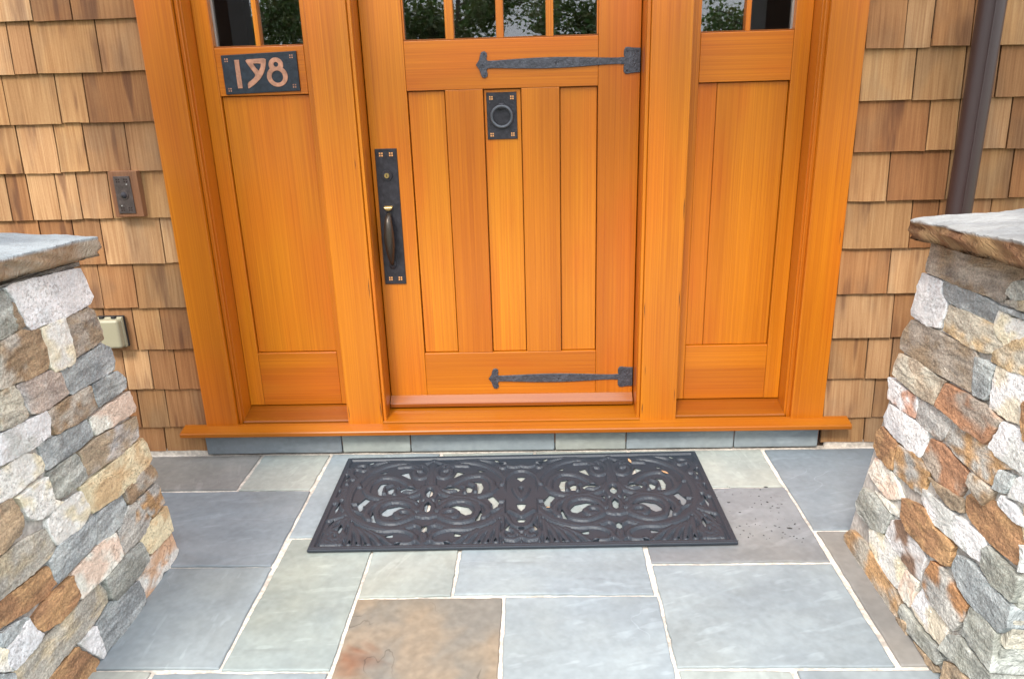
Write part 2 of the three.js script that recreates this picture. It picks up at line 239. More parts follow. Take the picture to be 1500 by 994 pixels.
const stonesPierLeft=[
['white',[[1.129,1.049],[1.101,1.053],[0.808,1.024],[0.796,0.98],[0.786,0.931],[0.81,0.915],[0.94,0.915],[1.081,0.923],[1.099,0.948],[1.108,1.009]]],
['tan',[[1.118,1.012],[1.11,1.006],[1.099,0.942],[1.126,0.938],[1.131,0.948]]],
['greygreen',[[1.146,1.047],[1.126,1.042],[1.117,1.02],[1.128,0.951],[1.138,0.938],[1.201,0.938]]],
['dark',[[1.141,1.058],[0.96,1.051],[0.81,1.042],[0.811,1.03],[0.964,1.044],[1.108,1.057],[1.143,1.054]]],
['cream',[[1.051,0.918],[0.948,0.913],[0.942,0.883],[0.955,0.792],[0.964,0.785],[1.052,0.794],[1.059,0.814]]],
['browngrey',[[0.938,0.912],[0.823,0.907],[0.797,0.894],[0.794,0.853],[0.8,0.803],[0.951,0.796],[0.95,0.84],[0.944,0.879]]],
['brown',[[1.204,0.931],[1.126,0.936],[1.062,0.917],[1.059,0.878],[1.061,0.828],[1.074,0.809],[1.174,0.819],[1.256,0.828]]],
['blue',[[1.023,0.796],[0.954,0.79],[0.803,0.789],[0.77,0.761],[0.764,0.719],[0.787,0.698],[1.003,0.711],[1.018,0.717],[1.025,0.779]]],
['pink',[[1.196,0.816],[1.068,0.803],[1.027,0.782],[1.027,0.72],[1.125,0.716],[1.19,0.732],[1.199,0.799]]],
['yellowgrey',[[1.258,0.823],[1.209,0.819],[1.203,0.796],[1.199,0.732],[1.269,0.734],[1.3,0.738]]],
['blue',[[0.913,0.7],[0.778,0.69],[0.751,0.654],[0.758,0.626],[0.916,0.632],[0.919,0.657]]],
['brown',[[1.122,0.712],[0.923,0.702],[0.912,0.654],[0.922,0.632],[0.971,0.627],[1.121,0.641],[1.131,0.679]]],
['pinktan',[[0.975,0.62],[0.755,0.614],[0.74,0.554],[0.756,0.542],[0.965,0.563],[0.976,0.587]]],
['lightgrey',[[1.303,0.732],[1.133,0.715],[1.128,0.691],[1.148,0.652],[1.228,0.651],[1.337,0.664]]],
['blue',[[1.189,0.648],[1.094,0.632],[0.985,0.622],[0.979,0.598],[0.979,0.567],[1.072,0.564],[1.186,0.572],[1.197,0.582]]],
['multi',[[1.055,0.555],[0.984,0.557],[0.755,0.526],[0.75,0.5],[0.767,0.46],[0.886,0.458],[1.05,0.478],[1.059,0.505]]],
['yellow',[[1.099,0.47],[1.035,0.463],[0.754,0.448],[0.734,0.422],[0.729,0.365],[0.759,0.358],[0.908,0.35],[1.077,0.375],[1.087,0.393]]],
['cream',[[1.343,0.651],[1.258,0.651],[1.218,0.635],[1.201,0.613],[1.197,0.589],[1.209,0.578],[1.326,0.575],[1.377,0.585]]],
['greygreen',[[1.196,0.566],[1.075,0.558],[1.065,0.542],[1.055,0.483],[1.064,0.472],[1.189,0.483],[1.206,0.5]]],
['cream',[[1.321,0.568],[1.205,0.56],[1.205,0.522],[1.206,0.495],[1.178,0.47],[1.274,0.477],[1.309,0.503]]],
['tan',[[1.379,0.58],[1.335,0.574],[1.322,0.507],[1.345,0.48],[1.432,0.473]]],
['brown',[[0.922,0.358],[0.756,0.354],[0.737,0.313],[0.739,0.3],[0.911,0.304],[0.923,0.314]]],
['cream',[[1.253,0.461],[1.204,0.472],[1.095,0.456],[1.084,0.435],[1.09,0.383],[1.145,0.369],[1.247,0.382],[1.26,0.434]]],
['blue',[[1.294,0.362],[1.243,0.378],[1.146,0.366],[1.088,0.368],[1.094,0.333],[1.116,0.295],[1.214,0.294],[1.289,0.294],[1.294,0.317]]],
['blue',[[1.067,0.364],[0.932,0.348],[0.928,0.312],[0.95,0.273],[1.004,0.273],[1.104,0.288],[1.094,0.333]]],
['greyrust',[[0.874,0.293],[0.748,0.285],[0.739,0.206],[0.822,0.2],[0.864,0.26]]],
['greyrust',[[0.921,0.302],[0.883,0.295],[0.83,0.203],[0.889,0.179],[1.015,0.188],[1.014,0.217],[0.998,0.259]]],
['yellow',[[0.918,0.18],[0.822,0.191],[0.733,0.187],[0.735,0.095],[0.811,0.098],[0.88,0.105],[0.9,0.116]]],
['rustwhite',[[0.984,0.095],[0.894,0.098],[0.743,0.1],[0.73,0.014],[0.742,0.003],[0.794,-0.008],[0.854,0.012],[0.868,-0.002],[0.947,-0.014],[0.986,-0.004],[0.991,0.022]]],
['pinktan',[[1.232,0.286],[1.112,0.287],[1.019,0.269],[1.018,0.215],[1.025,0.194],[1.131,0.192],[1.231,0.199],[1.233,0.243]]],
['greygreen',[[1.125,0.188],[1.017,0.184],[0.921,0.174],[0.904,0.116],[0.91,0.097],[0.995,0.092],[1.109,0.103],[1.125,0.12]]],
['blue',[[1.211,0.101],[1.128,0.107],[0.998,0.086],[0.987,0.02],[0.994,0.008],[1.05,-0.009],[1.215,0.006],[1.219,0.051]]],
['rust',[[1.478,0.38],[1.304,0.356],[1.292,0.329],[1.292,0.296],[1.325,0.289],[1.431,0.308],[1.505,0.325]]],
['rust',[[1.405,0.278],[1.333,0.286],[1.24,0.277],[1.242,0.254],[1.234,0.214],[1.26,0.205],[1.324,0.203],[1.39,0.224],[1.409,0.254]]],
['tangrey',[[1.434,0.469],[1.325,0.46],[1.265,0.443],[1.252,0.38],[1.277,0.369],[1.339,0.372],[1.477,0.383]]],
['tangrey',[[1.507,0.213],[1.343,0.204],[1.15,0.186],[1.124,0.145],[1.132,0.115],[1.224,0.106],[1.357,0.111],[1.425,0.108],[1.512,0.182]]],
['white',[[1.507,0.275],[1.419,0.285],[1.415,0.264],[1.412,0.252],[1.4,0.223],[1.414,0.213],[1.503,0.21],[1.518,0.236]]],
['cream',[[1.522,0.292],[1.507,0.268],[1.508,0.218],[1.513,0.214],[1.547,0.243]]],
['lightgrey',[[1.292,0.103],[1.218,0.102],[1.22,0.004],[1.234,-0.001],[1.283,0.08]]],
['rust',[[1.419,0.107],[1.301,0.099],[1.246,0.007],[1.269,-0.008],[1.316,-0.011],[1.443,0.108]]],
['blue',[[1.55,0.237],[1.511,0.206],[1.519,0.179],[1.564,0.208]]],
['blue',[[1.508,0.319],[1.42,0.295],[1.416,0.28],[1.504,0.279],[1.52,0.295]]]];
const stonesPierRight=[
['browngrey',[[0.76,1.036],[0.924,1.047],[1.138,1.06],[1.178,1.063],[1.188,1.04],[1.155,1.017],[1.141,0.976],[1.133,0.966],[0.945,0.958],[0.876,0.955],[0.772,0.951],[0.759,0.994]]],
['greygreen',[[1.144,0.99],[1.157,1.019],[1.21,1.042],[1.23,0.999],[1.185,0.986]]],
['tangrey',[[1.151,0.968],[1.157,0.976],[1.232,0.996],[1.244,0.969]]],
['white',[[0.753,0.944],[0.858,0.948],[0.873,0.914],[0.908,0.898],[0.914,0.869],[0.907,0.826],[0.849,0.814],[0.753,0.816],[0.749,0.833],[0.749,0.916]]],
['blue',[[0.869,0.944],[0.883,0.957],[1.038,0.959],[1.123,0.956],[1.139,0.915],[1.123,0.908],[0.956,0.903],[0.883,0.908]]],
['yellowgrey',[[0.92,0.897],[1.022,0.904],[1.13,0.908],[1.152,0.88],[1.19,0.874],[1.161,0.843],[1.114,0.83],[1.016,0.826],[0.924,0.825],[0.921,0.854]]],
['cream',[[1.134,0.946],[1.187,0.943],[1.254,0.949],[1.271,0.913],[1.196,0.874],[1.153,0.885],[1.135,0.91]]],
['blue',[[1.129,0.957],[1.246,0.965],[1.252,0.954],[1.13,0.947]]],
['browngrey',[[0.754,0.804],[0.904,0.814],[1.075,0.826],[1.095,0.813],[1.11,0.765],[1.119,0.722],[0.994,0.715],[0.854,0.706],[0.727,0.703],[0.723,0.759]]],
['yellowgrey',[[1.168,0.853],[1.265,0.926],[1.305,0.84],[1.241,0.829],[1.166,0.825],[1.163,0.838]]],
['striped',[[0.737,0.692],[0.846,0.704],[0.959,0.704],[1,0.707],[0.983,0.672],[0.977,0.626],[0.876,0.618],[0.729,0.62],[0.72,0.647]]],
['blue',[[1.099,0.811],[1.134,0.816],[1.184,0.82],[1.176,0.784],[1.187,0.749],[1.176,0.73],[1.126,0.723]]],
['cream2',[[1.188,0.822],[1.225,0.826],[1.307,0.835],[1.355,0.732],[1.291,0.724],[1.21,0.72],[1.197,0.741],[1.188,0.789]]],
['rustwhite2',[[0.707,0.602],[0.82,0.608],[0.885,0.612],[0.901,0.581],[0.903,0.552],[0.822,0.546],[0.733,0.542]]],
['rustpink',[[0.988,0.629],[1.007,0.704],[1.125,0.714],[1.213,0.719],[1.259,0.709],[1.23,0.634],[1.196,0.631],[1.081,0.632]]],
['pink',[[0.895,0.611],[0.992,0.621],[1.072,0.628],[1.063,0.574],[1.042,0.554],[0.961,0.548],[0.912,0.549],[0.905,0.583]]],
['white',[[0.749,0.531],[0.854,0.541],[0.978,0.548],[0.98,0.506],[0.984,0.48],[0.975,0.465],[0.879,0.455],[0.76,0.457],[0.741,0.484]]],
['greyrust',[[1.056,0.562],[1.077,0.626],[1.156,0.628],[1.272,0.636],[1.349,0.631],[1.3,0.604],[1.298,0.555],[1.262,0.55],[1.121,0.551]]],
['blue',[[1.302,0.601],[1.35,0.615],[1.356,0.595],[1.343,0.564],[1.298,0.552]]],
['lightgrey',[[1.24,0.632],[1.267,0.711],[1.357,0.727],[1.401,0.634],[1.335,0.631],[1.281,0.63]]],
['rust',[[0.727,0.428],[0.747,0.451],[0.852,0.446],[0.848,0.414],[0.859,0.364],[0.841,0.353],[0.773,0.36],[0.727,0.373]]],
['greyrust',[[0.857,0.443],[0.967,0.465],[1.041,0.453],[1.034,0.402],[1.033,0.377],[0.962,0.366],[0.866,0.358],[0.857,0.404]]],
['rustpink',[[0.992,0.488],[1,0.537],[1.062,0.546],[1.11,0.544],[1.199,0.535],[1.201,0.507],[1.181,0.459],[1.125,0.45],[1.043,0.455],[0.984,0.469]]],
['tan',[[1.039,0.44],[1.137,0.455],[1.205,0.465],[1.216,0.434],[1.181,0.424],[1.103,0.425]]],
['pinktan',[[0.739,0.339],[0.778,0.351],[0.869,0.353],[0.91,0.332],[0.948,0.313],[0.865,0.269],[0.74,0.272],[0.72,0.278]]],
['brown',[[1.207,0.514],[1.212,0.545],[1.301,0.547],[1.299,0.524],[1.28,0.498],[1.252,0.502]]],
['greygreen',[[0.699,0.159],[0.726,0.223],[0.777,0.236],[0.913,0.24],[0.906,0.185],[0.901,0.168],[0.868,0.154],[0.808,0.136],[0.719,0.136]]],
['pinktan',[[0.781,0.247],[0.839,0.261],[0.952,0.271],[0.953,0.258],[0.908,0.244]]],
['lightgrey',[[1.358,0.607],[1.396,0.644],[1.424,0.585],[1.353,0.562]]],
['rust',[[0.968,0.27],[0.955,0.323],[1.067,0.354],[1.129,0.334],[1.182,0.345],[1.221,0.338],[1.225,0.283],[1.208,0.273],[1.136,0.258],[1.095,0.254],[1.013,0.255]]],
['lightgrey',[[1.036,0.365],[1.026,0.396],[1.131,0.41],[1.27,0.424],[1.316,0.428],[1.331,0.412],[1.336,0.37],[1.301,0.361],[1.226,0.354],[1.181,0.352],[1.127,0.341]]],
['rust',[[1.223,0.445],[1.21,0.479],[1.232,0.502],[1.32,0.524],[1.452,0.521],[1.461,0.486],[1.442,0.439],[1.393,0.435],[1.301,0.43],[1.249,0.435]]],
['white',[[1.329,0.539],[1.337,0.553],[1.418,0.549],[1.445,0.534],[1.395,0.522],[1.333,0.525]]],
['lichen',[[0.91,0.168],[0.924,0.228],[0.968,0.258],[1.015,0.254],[1.094,0.251],[1.123,0.236],[1.128,0.168],[1.087,0.162],[0.996,0.161]]],
['cream',[[0.811,0.124],[0.818,0.144],[0.903,0.159],[1.053,0.154],[1.04,0.089],[1.034,0.07],[0.942,0.063],[0.837,0.086]]],
['tanrust',[[0.68,0.017],[0.714,0.06],[0.823,0.075],[0.924,0.069],[1.03,0.061],[1.068,0.045],[1.079,0.002],[1.029,-0.005],[0.896,-0.004],[0.753,-0.007],[0.694,-0.018]]],
['pinktan',[[1.044,0.079],[1.058,0.151],[1.129,0.16],[1.123,0.107],[1.118,0.073],[1.078,0.066]]],
['greyrust2',[[1.136,0.166],[1.151,0.248],[1.202,0.261],[1.263,0.253],[1.335,0.248],[1.333,0.201],[1.314,0.153],[1.279,0.152],[1.181,0.151]]],
['blue',[[1.245,0.287],[1.247,0.332],[1.291,0.346],[1.356,0.349],[1.432,0.349],[1.468,0.347],[1.477,0.298],[1.457,0.269],[1.398,0.266],[1.343,0.259],[1.287,0.267]]],
['greygreen',[[1.33,0.406],[1.346,0.421],[1.414,0.422],[1.469,0.422],[1.466,0.357],[1.418,0.354],[1.346,0.358]]],
['cream2',[[1.12,0.079],[1.146,0.153],[1.182,0.145],[1.292,0.145],[1.284,0.08],[1.218,0.072],[1.149,0.065]]],
['greygreen',[[1.345,0.168],[1.348,0.25],[1.397,0.263],[1.452,0.26],[1.473,0.169],[1.428,0.17]]],
['greygreen',[[1.08,0.021],[1.085,0.056],[1.153,0.053],[1.279,0.068],[1.305,0.061],[1.293,0.028],[1.214,0.018],[1.144,0.009]]],
['tan',[[1.082,0.005],[1.134,0.025],[1.152,-0.004],[1.107,-0.01]]],
['greygreen',[[1.289,0.076],[1.306,0.131],[1.345,0.159],[1.405,0.16],[1.474,0.162],[1.48,0.151],[1.425,0.103],[1.348,0.087]]],
['tan',[[1.32,0.008],[1.315,0.056],[1.358,0.083],[1.427,0.096],[1.438,0.078],[1.366,0.009]]],
['tan',[[1.179,0.006],[1.265,0.019],[1.303,0.014],[1.293,0.003]]]];
const matStrokes=[
[0.03,[[-0.424,-0.242],[-0.474,-0.284],[-0.555,-0.267],[-0.62,-0.204],[-0.657,-0.106],[-0.66,0.011],[-0.633,0.099],[-0.573,0.169],[-0.5,0.206],[-0.434,0.203],[-0.392,0.18]]],
[0.018,[[-0.501,-0.251],[-0.451,-0.256],[-0.407,-0.26],[-0.376,-0.213],[-0.38,-0.169],[-0.406,-0.154],[-0.432,-0.184],[-0.43,-0.22],[-0.408,-0.215]]],
[0.022,[[-0.599,-0.056],[-0.595,-0.116],[-0.557,-0.166],[-0.5,-0.158],[-0.444,-0.109],[-0.431,-0.087]]],
[0.02,[[-0.61,-0.068],[-0.582,-0.026],[-0.511,0.003],[-0.442,-0.009],[-0.397,-0.036],[-0.38,-0.083]]],
[0.012,[[-0.53,-0.042],[-0.535,-0.083],[-0.51,-0.106]]],
[0.012,[[-0.49,-0.038],[-0.492,-0.069],[-0.48,-0.089]]],
[0.012,[[-0.454,-0.056],[-0.426,-0.047],[-0.396,-0.065]]],
[0.02,[[-0.401,0.032],[-0.458,-0.002],[-0.52,0.015],[-0.565,0.059],[-0.573,0.112],[-0.557,0.138]]],
[0.022,[[-0.391,0.087],[-0.424,0.036],[-0.484,0.019],[-0.527,0.049],[-0.537,0.102],[-0.515,0.15],[-0.461,0.168],[-0.42,0.148],[-0.397,0.123],[-0.416,0.09],[-0.446,0.085],[-0.46,0.106],[-0.444,0.132],[-0.422,0.127]]],
[0.012,[[-0.641,0.033],[-0.608,0.035],[-0.595,0.057]]],
[0.012,[[-0.626,0.078],[-0.586,0.1],[-0.557,0.138]]],
[0.016,[[-0.368,0.01],[-0.381,-0.047],[-0.365,-0.085],[-0.336,-0.069],[-0.331,-0.016],[-0.355,0.022],[-0.369,0.055],[-0.367,0.098],[-0.344,0.12]]],
[0.03,[[-0.362,-0.259],[-0.358,-0.194],[-0.351,-0.105]]],
[0.03,[[-0.372,0.119],[-0.337,0.125]]],
[0.014,[[-0.476,0.216],[-0.42,0.218],[-0.379,0.244],[-0.369,0.272],[-0.387,0.295],[-0.43,0.294]]],
[0.012,[[-0.392,0.18],[-0.363,0.195],[-0.349,0.221]]],
[0.012,[[-0.369,0.277],[-0.339,0.306],[-0.35,0.26],[-0.343,0.221]]],
[0.016,[[-0.624,0.141],[-0.636,0.211],[-0.626,0.297]]],
[0.016,[[-0.611,0.172],[-0.604,0.232],[-0.596,0.298]]],
[0.016,[[-0.599,0.192],[-0.573,0.252],[-0.561,0.301]]],
[0.016,[[-0.583,0.203],[-0.546,0.253],[-0.526,0.3]]],
[0.016,[[-0.564,0.214],[-0.519,0.254],[-0.489,0.301]]],
[0.015,[[-0.534,0.224],[-0.484,0.264],[-0.451,0.303]]],
[0.016,[[-0.639,0.296],[-0.677,0.296],[-0.691,0.257],[-0.678,0.22],[-0.65,0.235],[-0.641,0.263],[-0.659,0.268],[-0.669,0.249]]],
[0.014,[[-0.635,0.14],[-0.666,0.155],[-0.686,0.209]]],
[0.014,[[-0.647,0.109],[-0.671,0.129],[-0.692,0.138]]],
[0.012,[[-0.661,0.077],[-0.688,0.032],[-0.716,-0.003]]],
[0.012,[[-0.683,-0.002],[-0.71,-0.002]]],
[0.012,[[-0.681,-0.07],[-0.708,-0.072]]],
[0.014,[[-0.674,-0.155],[-0.697,-0.208],[-0.685,-0.227]]],
[0.013,[[-0.686,-0.182],[-0.682,-0.26],[-0.646,-0.271],[-0.629,-0.244],[-0.644,-0.225],[-0.666,-0.238]]],
[0.012,[[-0.625,-0.223],[-0.614,-0.269],[-0.56,-0.294],[-0.496,-0.298]]],
[0.012,[[-0.691,-0.12],[-0.689,-0.169],[-0.713,-0.247]]],
[0.012,[[-0.408,-0.268],[-0.378,-0.286],[-0.367,-0.3]]],
[0.014,[[-0.028,-0.058],[-0.016,-0.01],[0.008,0.024],[0.025,0.014]]],
[0.012,[[-0.062,-0.246],[-0.03,-0.232],[0.008,-0.243]]],
[0.012,[[-0.077,-0.094],[-0.048,-0.168],[-0.016,-0.198],[0.009,-0.197]]],
[0.014,[[-0.044,0.099],[-0.021,0.121],[0.006,0.143]]],
[0.014,[[-0.055,0.13],[-0.033,0.192],[0.006,0.223]]],
[0.014,[[0.008,0.024],[-0.016,-0.056],[0.001,-0.08]]],
[0.014,[[-0.026,0.289],[-0.058,0.278],[-0.064,0.24],[-0.043,0.221],[-0.02,0.242],[-0.029,0.27],[-0.043,0.26]]],
[0.014,[[-0.026,0.289],[0.006,0.271],[0.006,0.299]]],
[0.012,[[0.006,0.233],[-0.015,0.242],[0.006,0.28]]],
];
const matHoles=[
[[-0.564,-0.078],[-0.556,-0.12],[-0.52,-0.125],[-0.537,-0.099],[-0.538,-0.054],[-0.537,-0.028],[-0.553,-0.036]],
[[-0.523,-0.071],[-0.508,-0.085],[-0.494,-0.087],[-0.493,-0.038],[-0.514,-0.04]],
[[-0.475,-0.069],[-0.453,-0.085],[-0.402,-0.077],[-0.413,-0.058],[-0.442,-0.056],[-0.465,-0.049]],
[[-0.493,-0.196],[-0.458,-0.213],[-0.438,-0.149],[-0.457,-0.164]],
[[-0.519,0.093],[-0.501,0.061],[-0.457,0.046],[-0.406,0.07],[-0.447,0.079],[-0.471,0.104],[-0.491,0.122],[-0.512,0.114]],
[[-0.62,0.037],[-0.597,-0.015],[-0.572,0.003],[-0.59,0.046],[-0.594,0.1],[-0.609,0.073]],
[[-0.554,0.112],[-0.547,0.094],[-0.535,0.134],[-0.522,0.163],[-0.543,0.156]],
[[-0.412,0.011],[-0.388,-0.004],[-0.386,0.029]],
[[-0.367,-0.045],[-0.354,-0.072],[-0.338,-0.046],[-0.341,-0.009],[-0.359,-0.008]],
[[-0.362,0.068],[-0.352,0.027],[-0.336,0.051],[-0.339,0.089],[-0.351,0.106]],
[[-0.358,0.202],[-0.348,0.179],[-0.335,0.211],[-0.343,0.242],[-0.354,0.228]],
[[-0.698,0.066],[-0.687,0.02],[-0.681,0.033],[-0.687,0.099]],
[[-0.656,0.212],[-0.648,0.169],[-0.635,0.206],[-0.641,0.242]],
[[-0.706,-0.167],[-0.696,-0.185],[-0.684,-0.167],[-0.703,-0.142]],
[[-0.696,0.171],[-0.683,0.137],[-0.679,0.155],[-0.692,0.186]],
[[-0.48,0.242],[-0.45,0.231],[-0.45,0.258],[-0.475,0.257]],
[[-0.441,0.301],[-0.414,0.294],[-0.418,0.307],[-0.437,0.307]],
[[-0.643,-0.287],[-0.614,-0.313],[-0.616,-0.28]],
[[-0.583,-0.206],[-0.541,-0.223],[-0.55,-0.199]],
[[-0.024,-0.151],[0.025,-0.165],[0.002,-0.111]],
[[-0.02,0.048],[0.023,0.041],[0.013,0.09],[0.001,0.103],[-0.013,0.081]],
[[-0.02,0.154],[0.024,0.148],[0.007,0.175],[-0.01,0.175]],
[[-0.016,0.215],[0.018,0.213],[0.001,0.239]],
[[-0.06,0.213],[-0.039,0.18],[-0.045,0.233],[-0.056,0.237]],
[[-0.113,-0.275],[-0.067,-0.267],[-0.086,-0.25]],
[[-0.601,0.298],[-0.596,0.27],[-0.585,0.3]],
[[-0.574,0.301],[-0.572,0.276],[-0.562,0.301]],
[[-0.545,0.301],[-0.543,0.281],[-0.529,0.302]]];
// ---------------------------------------------------------------- ground and paving
{
  const g = new THREE.PlaneGeometry(240, 240, 1, 1); g.rotateX(-Math.PI / 2); const uv = g.attributes.uv; for (let i = 0; i < uv.count; i++) uv.setXY(i, uv.getX(i) * 240, uv.getY(i) * 240); g.translate(0, -.32, 0);
  const m = new THREE.Mesh(g, M.lawn); m.name = 'ground'; m.receiveShadow = true; m.userData = { kind: 'structure', label: 'green lawn around the house' }; scene.add(m);
}
const paving = structure('porch_paving', 'bluestone flagstone porch floor with pale mortar joints', [0, 0, 1.8]);
part(paving, 'mortar_bed', boxG(-2.3, 2.3, -.34, -.0065, -.2, 3.9, .002, 'x'), M.grout);
const SL = { blue: ['#929da2', '#9aa4a6'], bluedark: ['#838d93', '#8e9599'], pale: ['#a1a9a4', '#a9ada4'], green: ['#95a09e', '#9ea69f'], grey: ['#8b8a86', '#94918b'], violet: ['#868a8d', '#8f9294'], rust: ['#c6c4c0', '#cac5bc'] };
for (const k in SL) SL[k] = SL[k].map(h => { const c = lin(h); return [c.r, c.g, c.b]; });
let seedNo = 1;
function flag(x0, x1, z0, z1, kind, label) {
  const g = .0066, o = SL[kind], m = [];
  for (const [a, b] of [[x0 + g, z0 + g], [x1 - g, z0 + g], [x1 - g, z1 - g], [x0 + g, z1 - g]]) m.push([a + rr(-.003, .003), b + rr(-.003, .003)]);
  const dense = []; for (let i = 0; i < 4; i++) { const a = m[i], b = m[(i + 1) % 4]; for (const k of [0, .2, 1, 2, 3, 4, 5, 6, 7, 8, 9, 10, 11, 12, 13, 14, 15, 15.8]) dense.push([lerp(a[0], b[0], k / 16), lerp(a[1], b[1], k / 16)]); }
  const geo = stoneG(dense, (x, z, h) => new THREE.Vector3(x, h, z), { N: 128, seed: seedNo++, R: .0045, round: 0, jit: .0018, tilt: .0015, h0: rr(-.0006, .0008), rel: .0016, rings: [.2, .4, .6, .8, .93, .98, .993, 1], skirt: [[-.012, 1, 0], [-.03, 1, 0]], turn: rr(-.5, .5) + (rnd() < .5 ? 1.57 : 0),
    color: (x, z, s) => { const t = step(.3, .75, n3(x * 3.3, z * 4.1, s) * .7 + n3(x * 11, z * 13, s) * .3); const st = kind === 'rust' ? step(.085, .015, Math.hypot(x + .40, z - 1.235) + .06 * (n3(x * 60, z * 60, 3) - .5)) : 0, sc = [.82, .52, .42]; return [0, 1, 2].map(k => lerp(o[0][k], o[1][k], t) * lerp(1, sc[k], st)); } });
  part(paving, 'flagstone', geo, kind === 'rust' ? M.rustSlate : M.slate, label);
}
for (const f of [
  [-2.2, -1.08, .006, .305, 'grey'], [-1.08, -.782, .006, .312, 'pale'], [-2.2, -.775, .308, .808, 'bluedark'], [-2.2, -.766, .808, 1.277, 'blue'],
  [-.78, -.3, .006, .643, 'blue'], [-.3, .1, .006, .643, 'pale'], [.1, .5, .006, .322, 'pale'], [.1, .472, .322, .643, 'green'], [.5, 1.058, .006, .322, 'pale'], [.472, 1.063, .322, .808, 'violet'],
  [-.766, -.457, .643, 1.283, 'green'], [-.457, -.157, .643, .972, 'pale'], [-.157, .47, .643, .966, 'blue'], [-.455, .003, .972, 1.62, 'rust'], [.003, .477, .966, 1.62, 'blue'], [.475, 1.066, .808, 1.276, 'blue'],
  [1.06, 2.2, .006, .625, 'bluedark'], [1.068, 2.2, .625, 1.272, 'grey'],
  [-2.2, -.95, 1.277, 1.95, 'pale'], [-.95, -.458, 1.283, 1.95, 'blue'], [-.458, .003, 1.62, 1.95, 'pale'], [.003, .48, 1.62, 1.95, 'green'], [.48, .785, 1.277, 1.95, 'pale'], [.785, 2.2, 1.277, 1.95, 'blue'],
  [-2.2, -1.2, 1.95, 2.55, 'blue'], [-1.2, -.5, 1.95, 2.7, 'green'], [-.5, .35, 1.95, 2.5, 'blue'], [.35, .95, 1.95, 2.8, 'bluedark'], [.95, 2.2, 1.95, 2.6, 'pale'],
  [-2.2, -1.2, 2.55, 3.8, 'bluedark'], [-1.2, -.5, 2.7, 3.8, 'blue'], [-.5, .35, 2.5, 3.8, 'pale'], [.35, .95, 2.8, 3.8, 'blue'], [.95, 2.2, 2.6, 3.8, 'blue']]) flag(...f, f[4] === 'rust' ? 'tan and rust stained flagstone' : undefined);

// ---------------------------------------------------------------- stone riser under the sill
{
  const t = thing('stone_riser', 'row of cut bluestone blocks under the wooden door sill', 'riser', [0, 0, 0]);
  const xs = [-1.325, -.731, -.434, .186, .488, .944, 1.297], ks = ['bluedark', 'pale', 'blue', 'pale', 'blue', 'blue'];
  ks.forEach((k, i) => { const o = SL[k]; const a = xs[i] + .002, b = xs[i + 1] - .002; const P = []; const c4 = [[a, .004], [b, .004], [b, .1005], [a, .1005]]; for (let e = 0; e < 4; e++) for (let q = 0; q < 10; q++) P.push([lerp(c4[e][0], c4[(e + 1) % 4][0], q / 10), lerp(c4[e][1], c4[(e + 1) % 4][1], q / 10)]);
    part(t, 'block', stoneG(P, (x, y, h) => new THREE.Vector3(x, y, h), { N: 60, seed: seedNo++, R: .003, round: 0, jit: .0006, tilt: .003, h0: rr(-.003, .002), rel: .0015, skirt: [[-.03, 1, 0], [-.1, 1, 0]], color: (x, y, s) => { const q = n3(x * 6, y * 9, s); return [0, 1, 2].map(k2 => lerp(o[0][k2], o[1][k2], q)); } }), M.slate); });
}

// ---------------------------------------------------------------- shingled walls
const mixHex = (a, b, t) => { const c = lin(a).lerp(lin(b), t); return [c.r, c.g, c.b]; };
function shingle(wall, x0, x1, yb, yt, tint, stain) {
  const top = yt + .028, zb = -.012 + rr(-.002, .003), n = 8, dy = rr(-.003, .002), sk = rr(-.0025, .0025), pos = [], uv = [], col = [], ix = [], ou = rnd() * 5, ov = rnd() * 5, sd = seedNo++;
  const P = (x, y, z) => { pos.push(x, y, z); uv.push(x + ou, y + ov + (z - zb) * .5); col.push(...tint); return pos.length / 3 - 1; };
  const g0 = x0 + .0025, g1 = x1 - .0025, rows = [0, .004, .5, 1], th = .0115;
  const idx = [];
  for (let i = 0; i <= n; i++) {
    const t = i / n, yB = yb + dy + sk * (t - .5) + (n3(t * 5, sd) - .5) * .002, xb = lerp(g0, g1, t), c = [];
    const wav = (n3(t * 3.3, sd + 5) - .5) * .003;
    for (const r of rows) { const y = lerp(yB, top, r); c.push(P(xb + (i === 0 ? -1 : i === n ? 1 : 0) * (n3(y * 9, sd + 2) - .5) * .002, y, lerp(zb, -.0255, r) + wav * (1 - r) + (r === 0 ? -.0015 : 0))); }
    c.push(P(xb, yB + .0005, zb - th)); idx.push(c);
  }
  for (let i = 0; i < n; i++) { const a = idx[i], b = idx[i + 1]; for (let k = 0; k < 3; k++) ix.push(a[k], b[k], a[k + 1], b[k], b[k + 1], a[k + 1]); ix.push(a[0], a[4], b[0], b[0], a[4], b[4]); }
  const L = idx[0], Rr = idx[n]; // edges
  const e = (q, s) => { const bt = P(pos[q[3] * 3], pos[q[3] * 3 + 1], -.03), a0 = P(pos[q[0] * 3], pos[q[0] * 3 + 1], pos[q[0] * 3 + 2]), a3 = P(pos[q[3] * 3], pos[q[3] * 3 + 1], pos[q[3] * 3 + 2]), b0 = P(pos[q[4] * 3], pos[q[4] * 3 + 1], pos[q[4] * 3 + 2]); s < 0 ? ix.push(a0, a3, b0, a3, bt, b0) : ix.push(a0, b0, a3, a3, b0, bt); };
  e(L, -1); e(Rr, 1);
  let g = new THREE.BufferGeometry(); g.setAttribute('position', new THREE.Float32BufferAttribute(pos, 3)); g.setAttribute('uv', new THREE.Float32BufferAttribute(uv, 2)); g.setAttribute('color', new THREE.Float32BufferAttribute(col, 3)); g.setIndex(ix);
  g = g.toNonIndexed(); g.computeVertexNormals();
  part(wall, 'shingle', g, M.cedar);
}
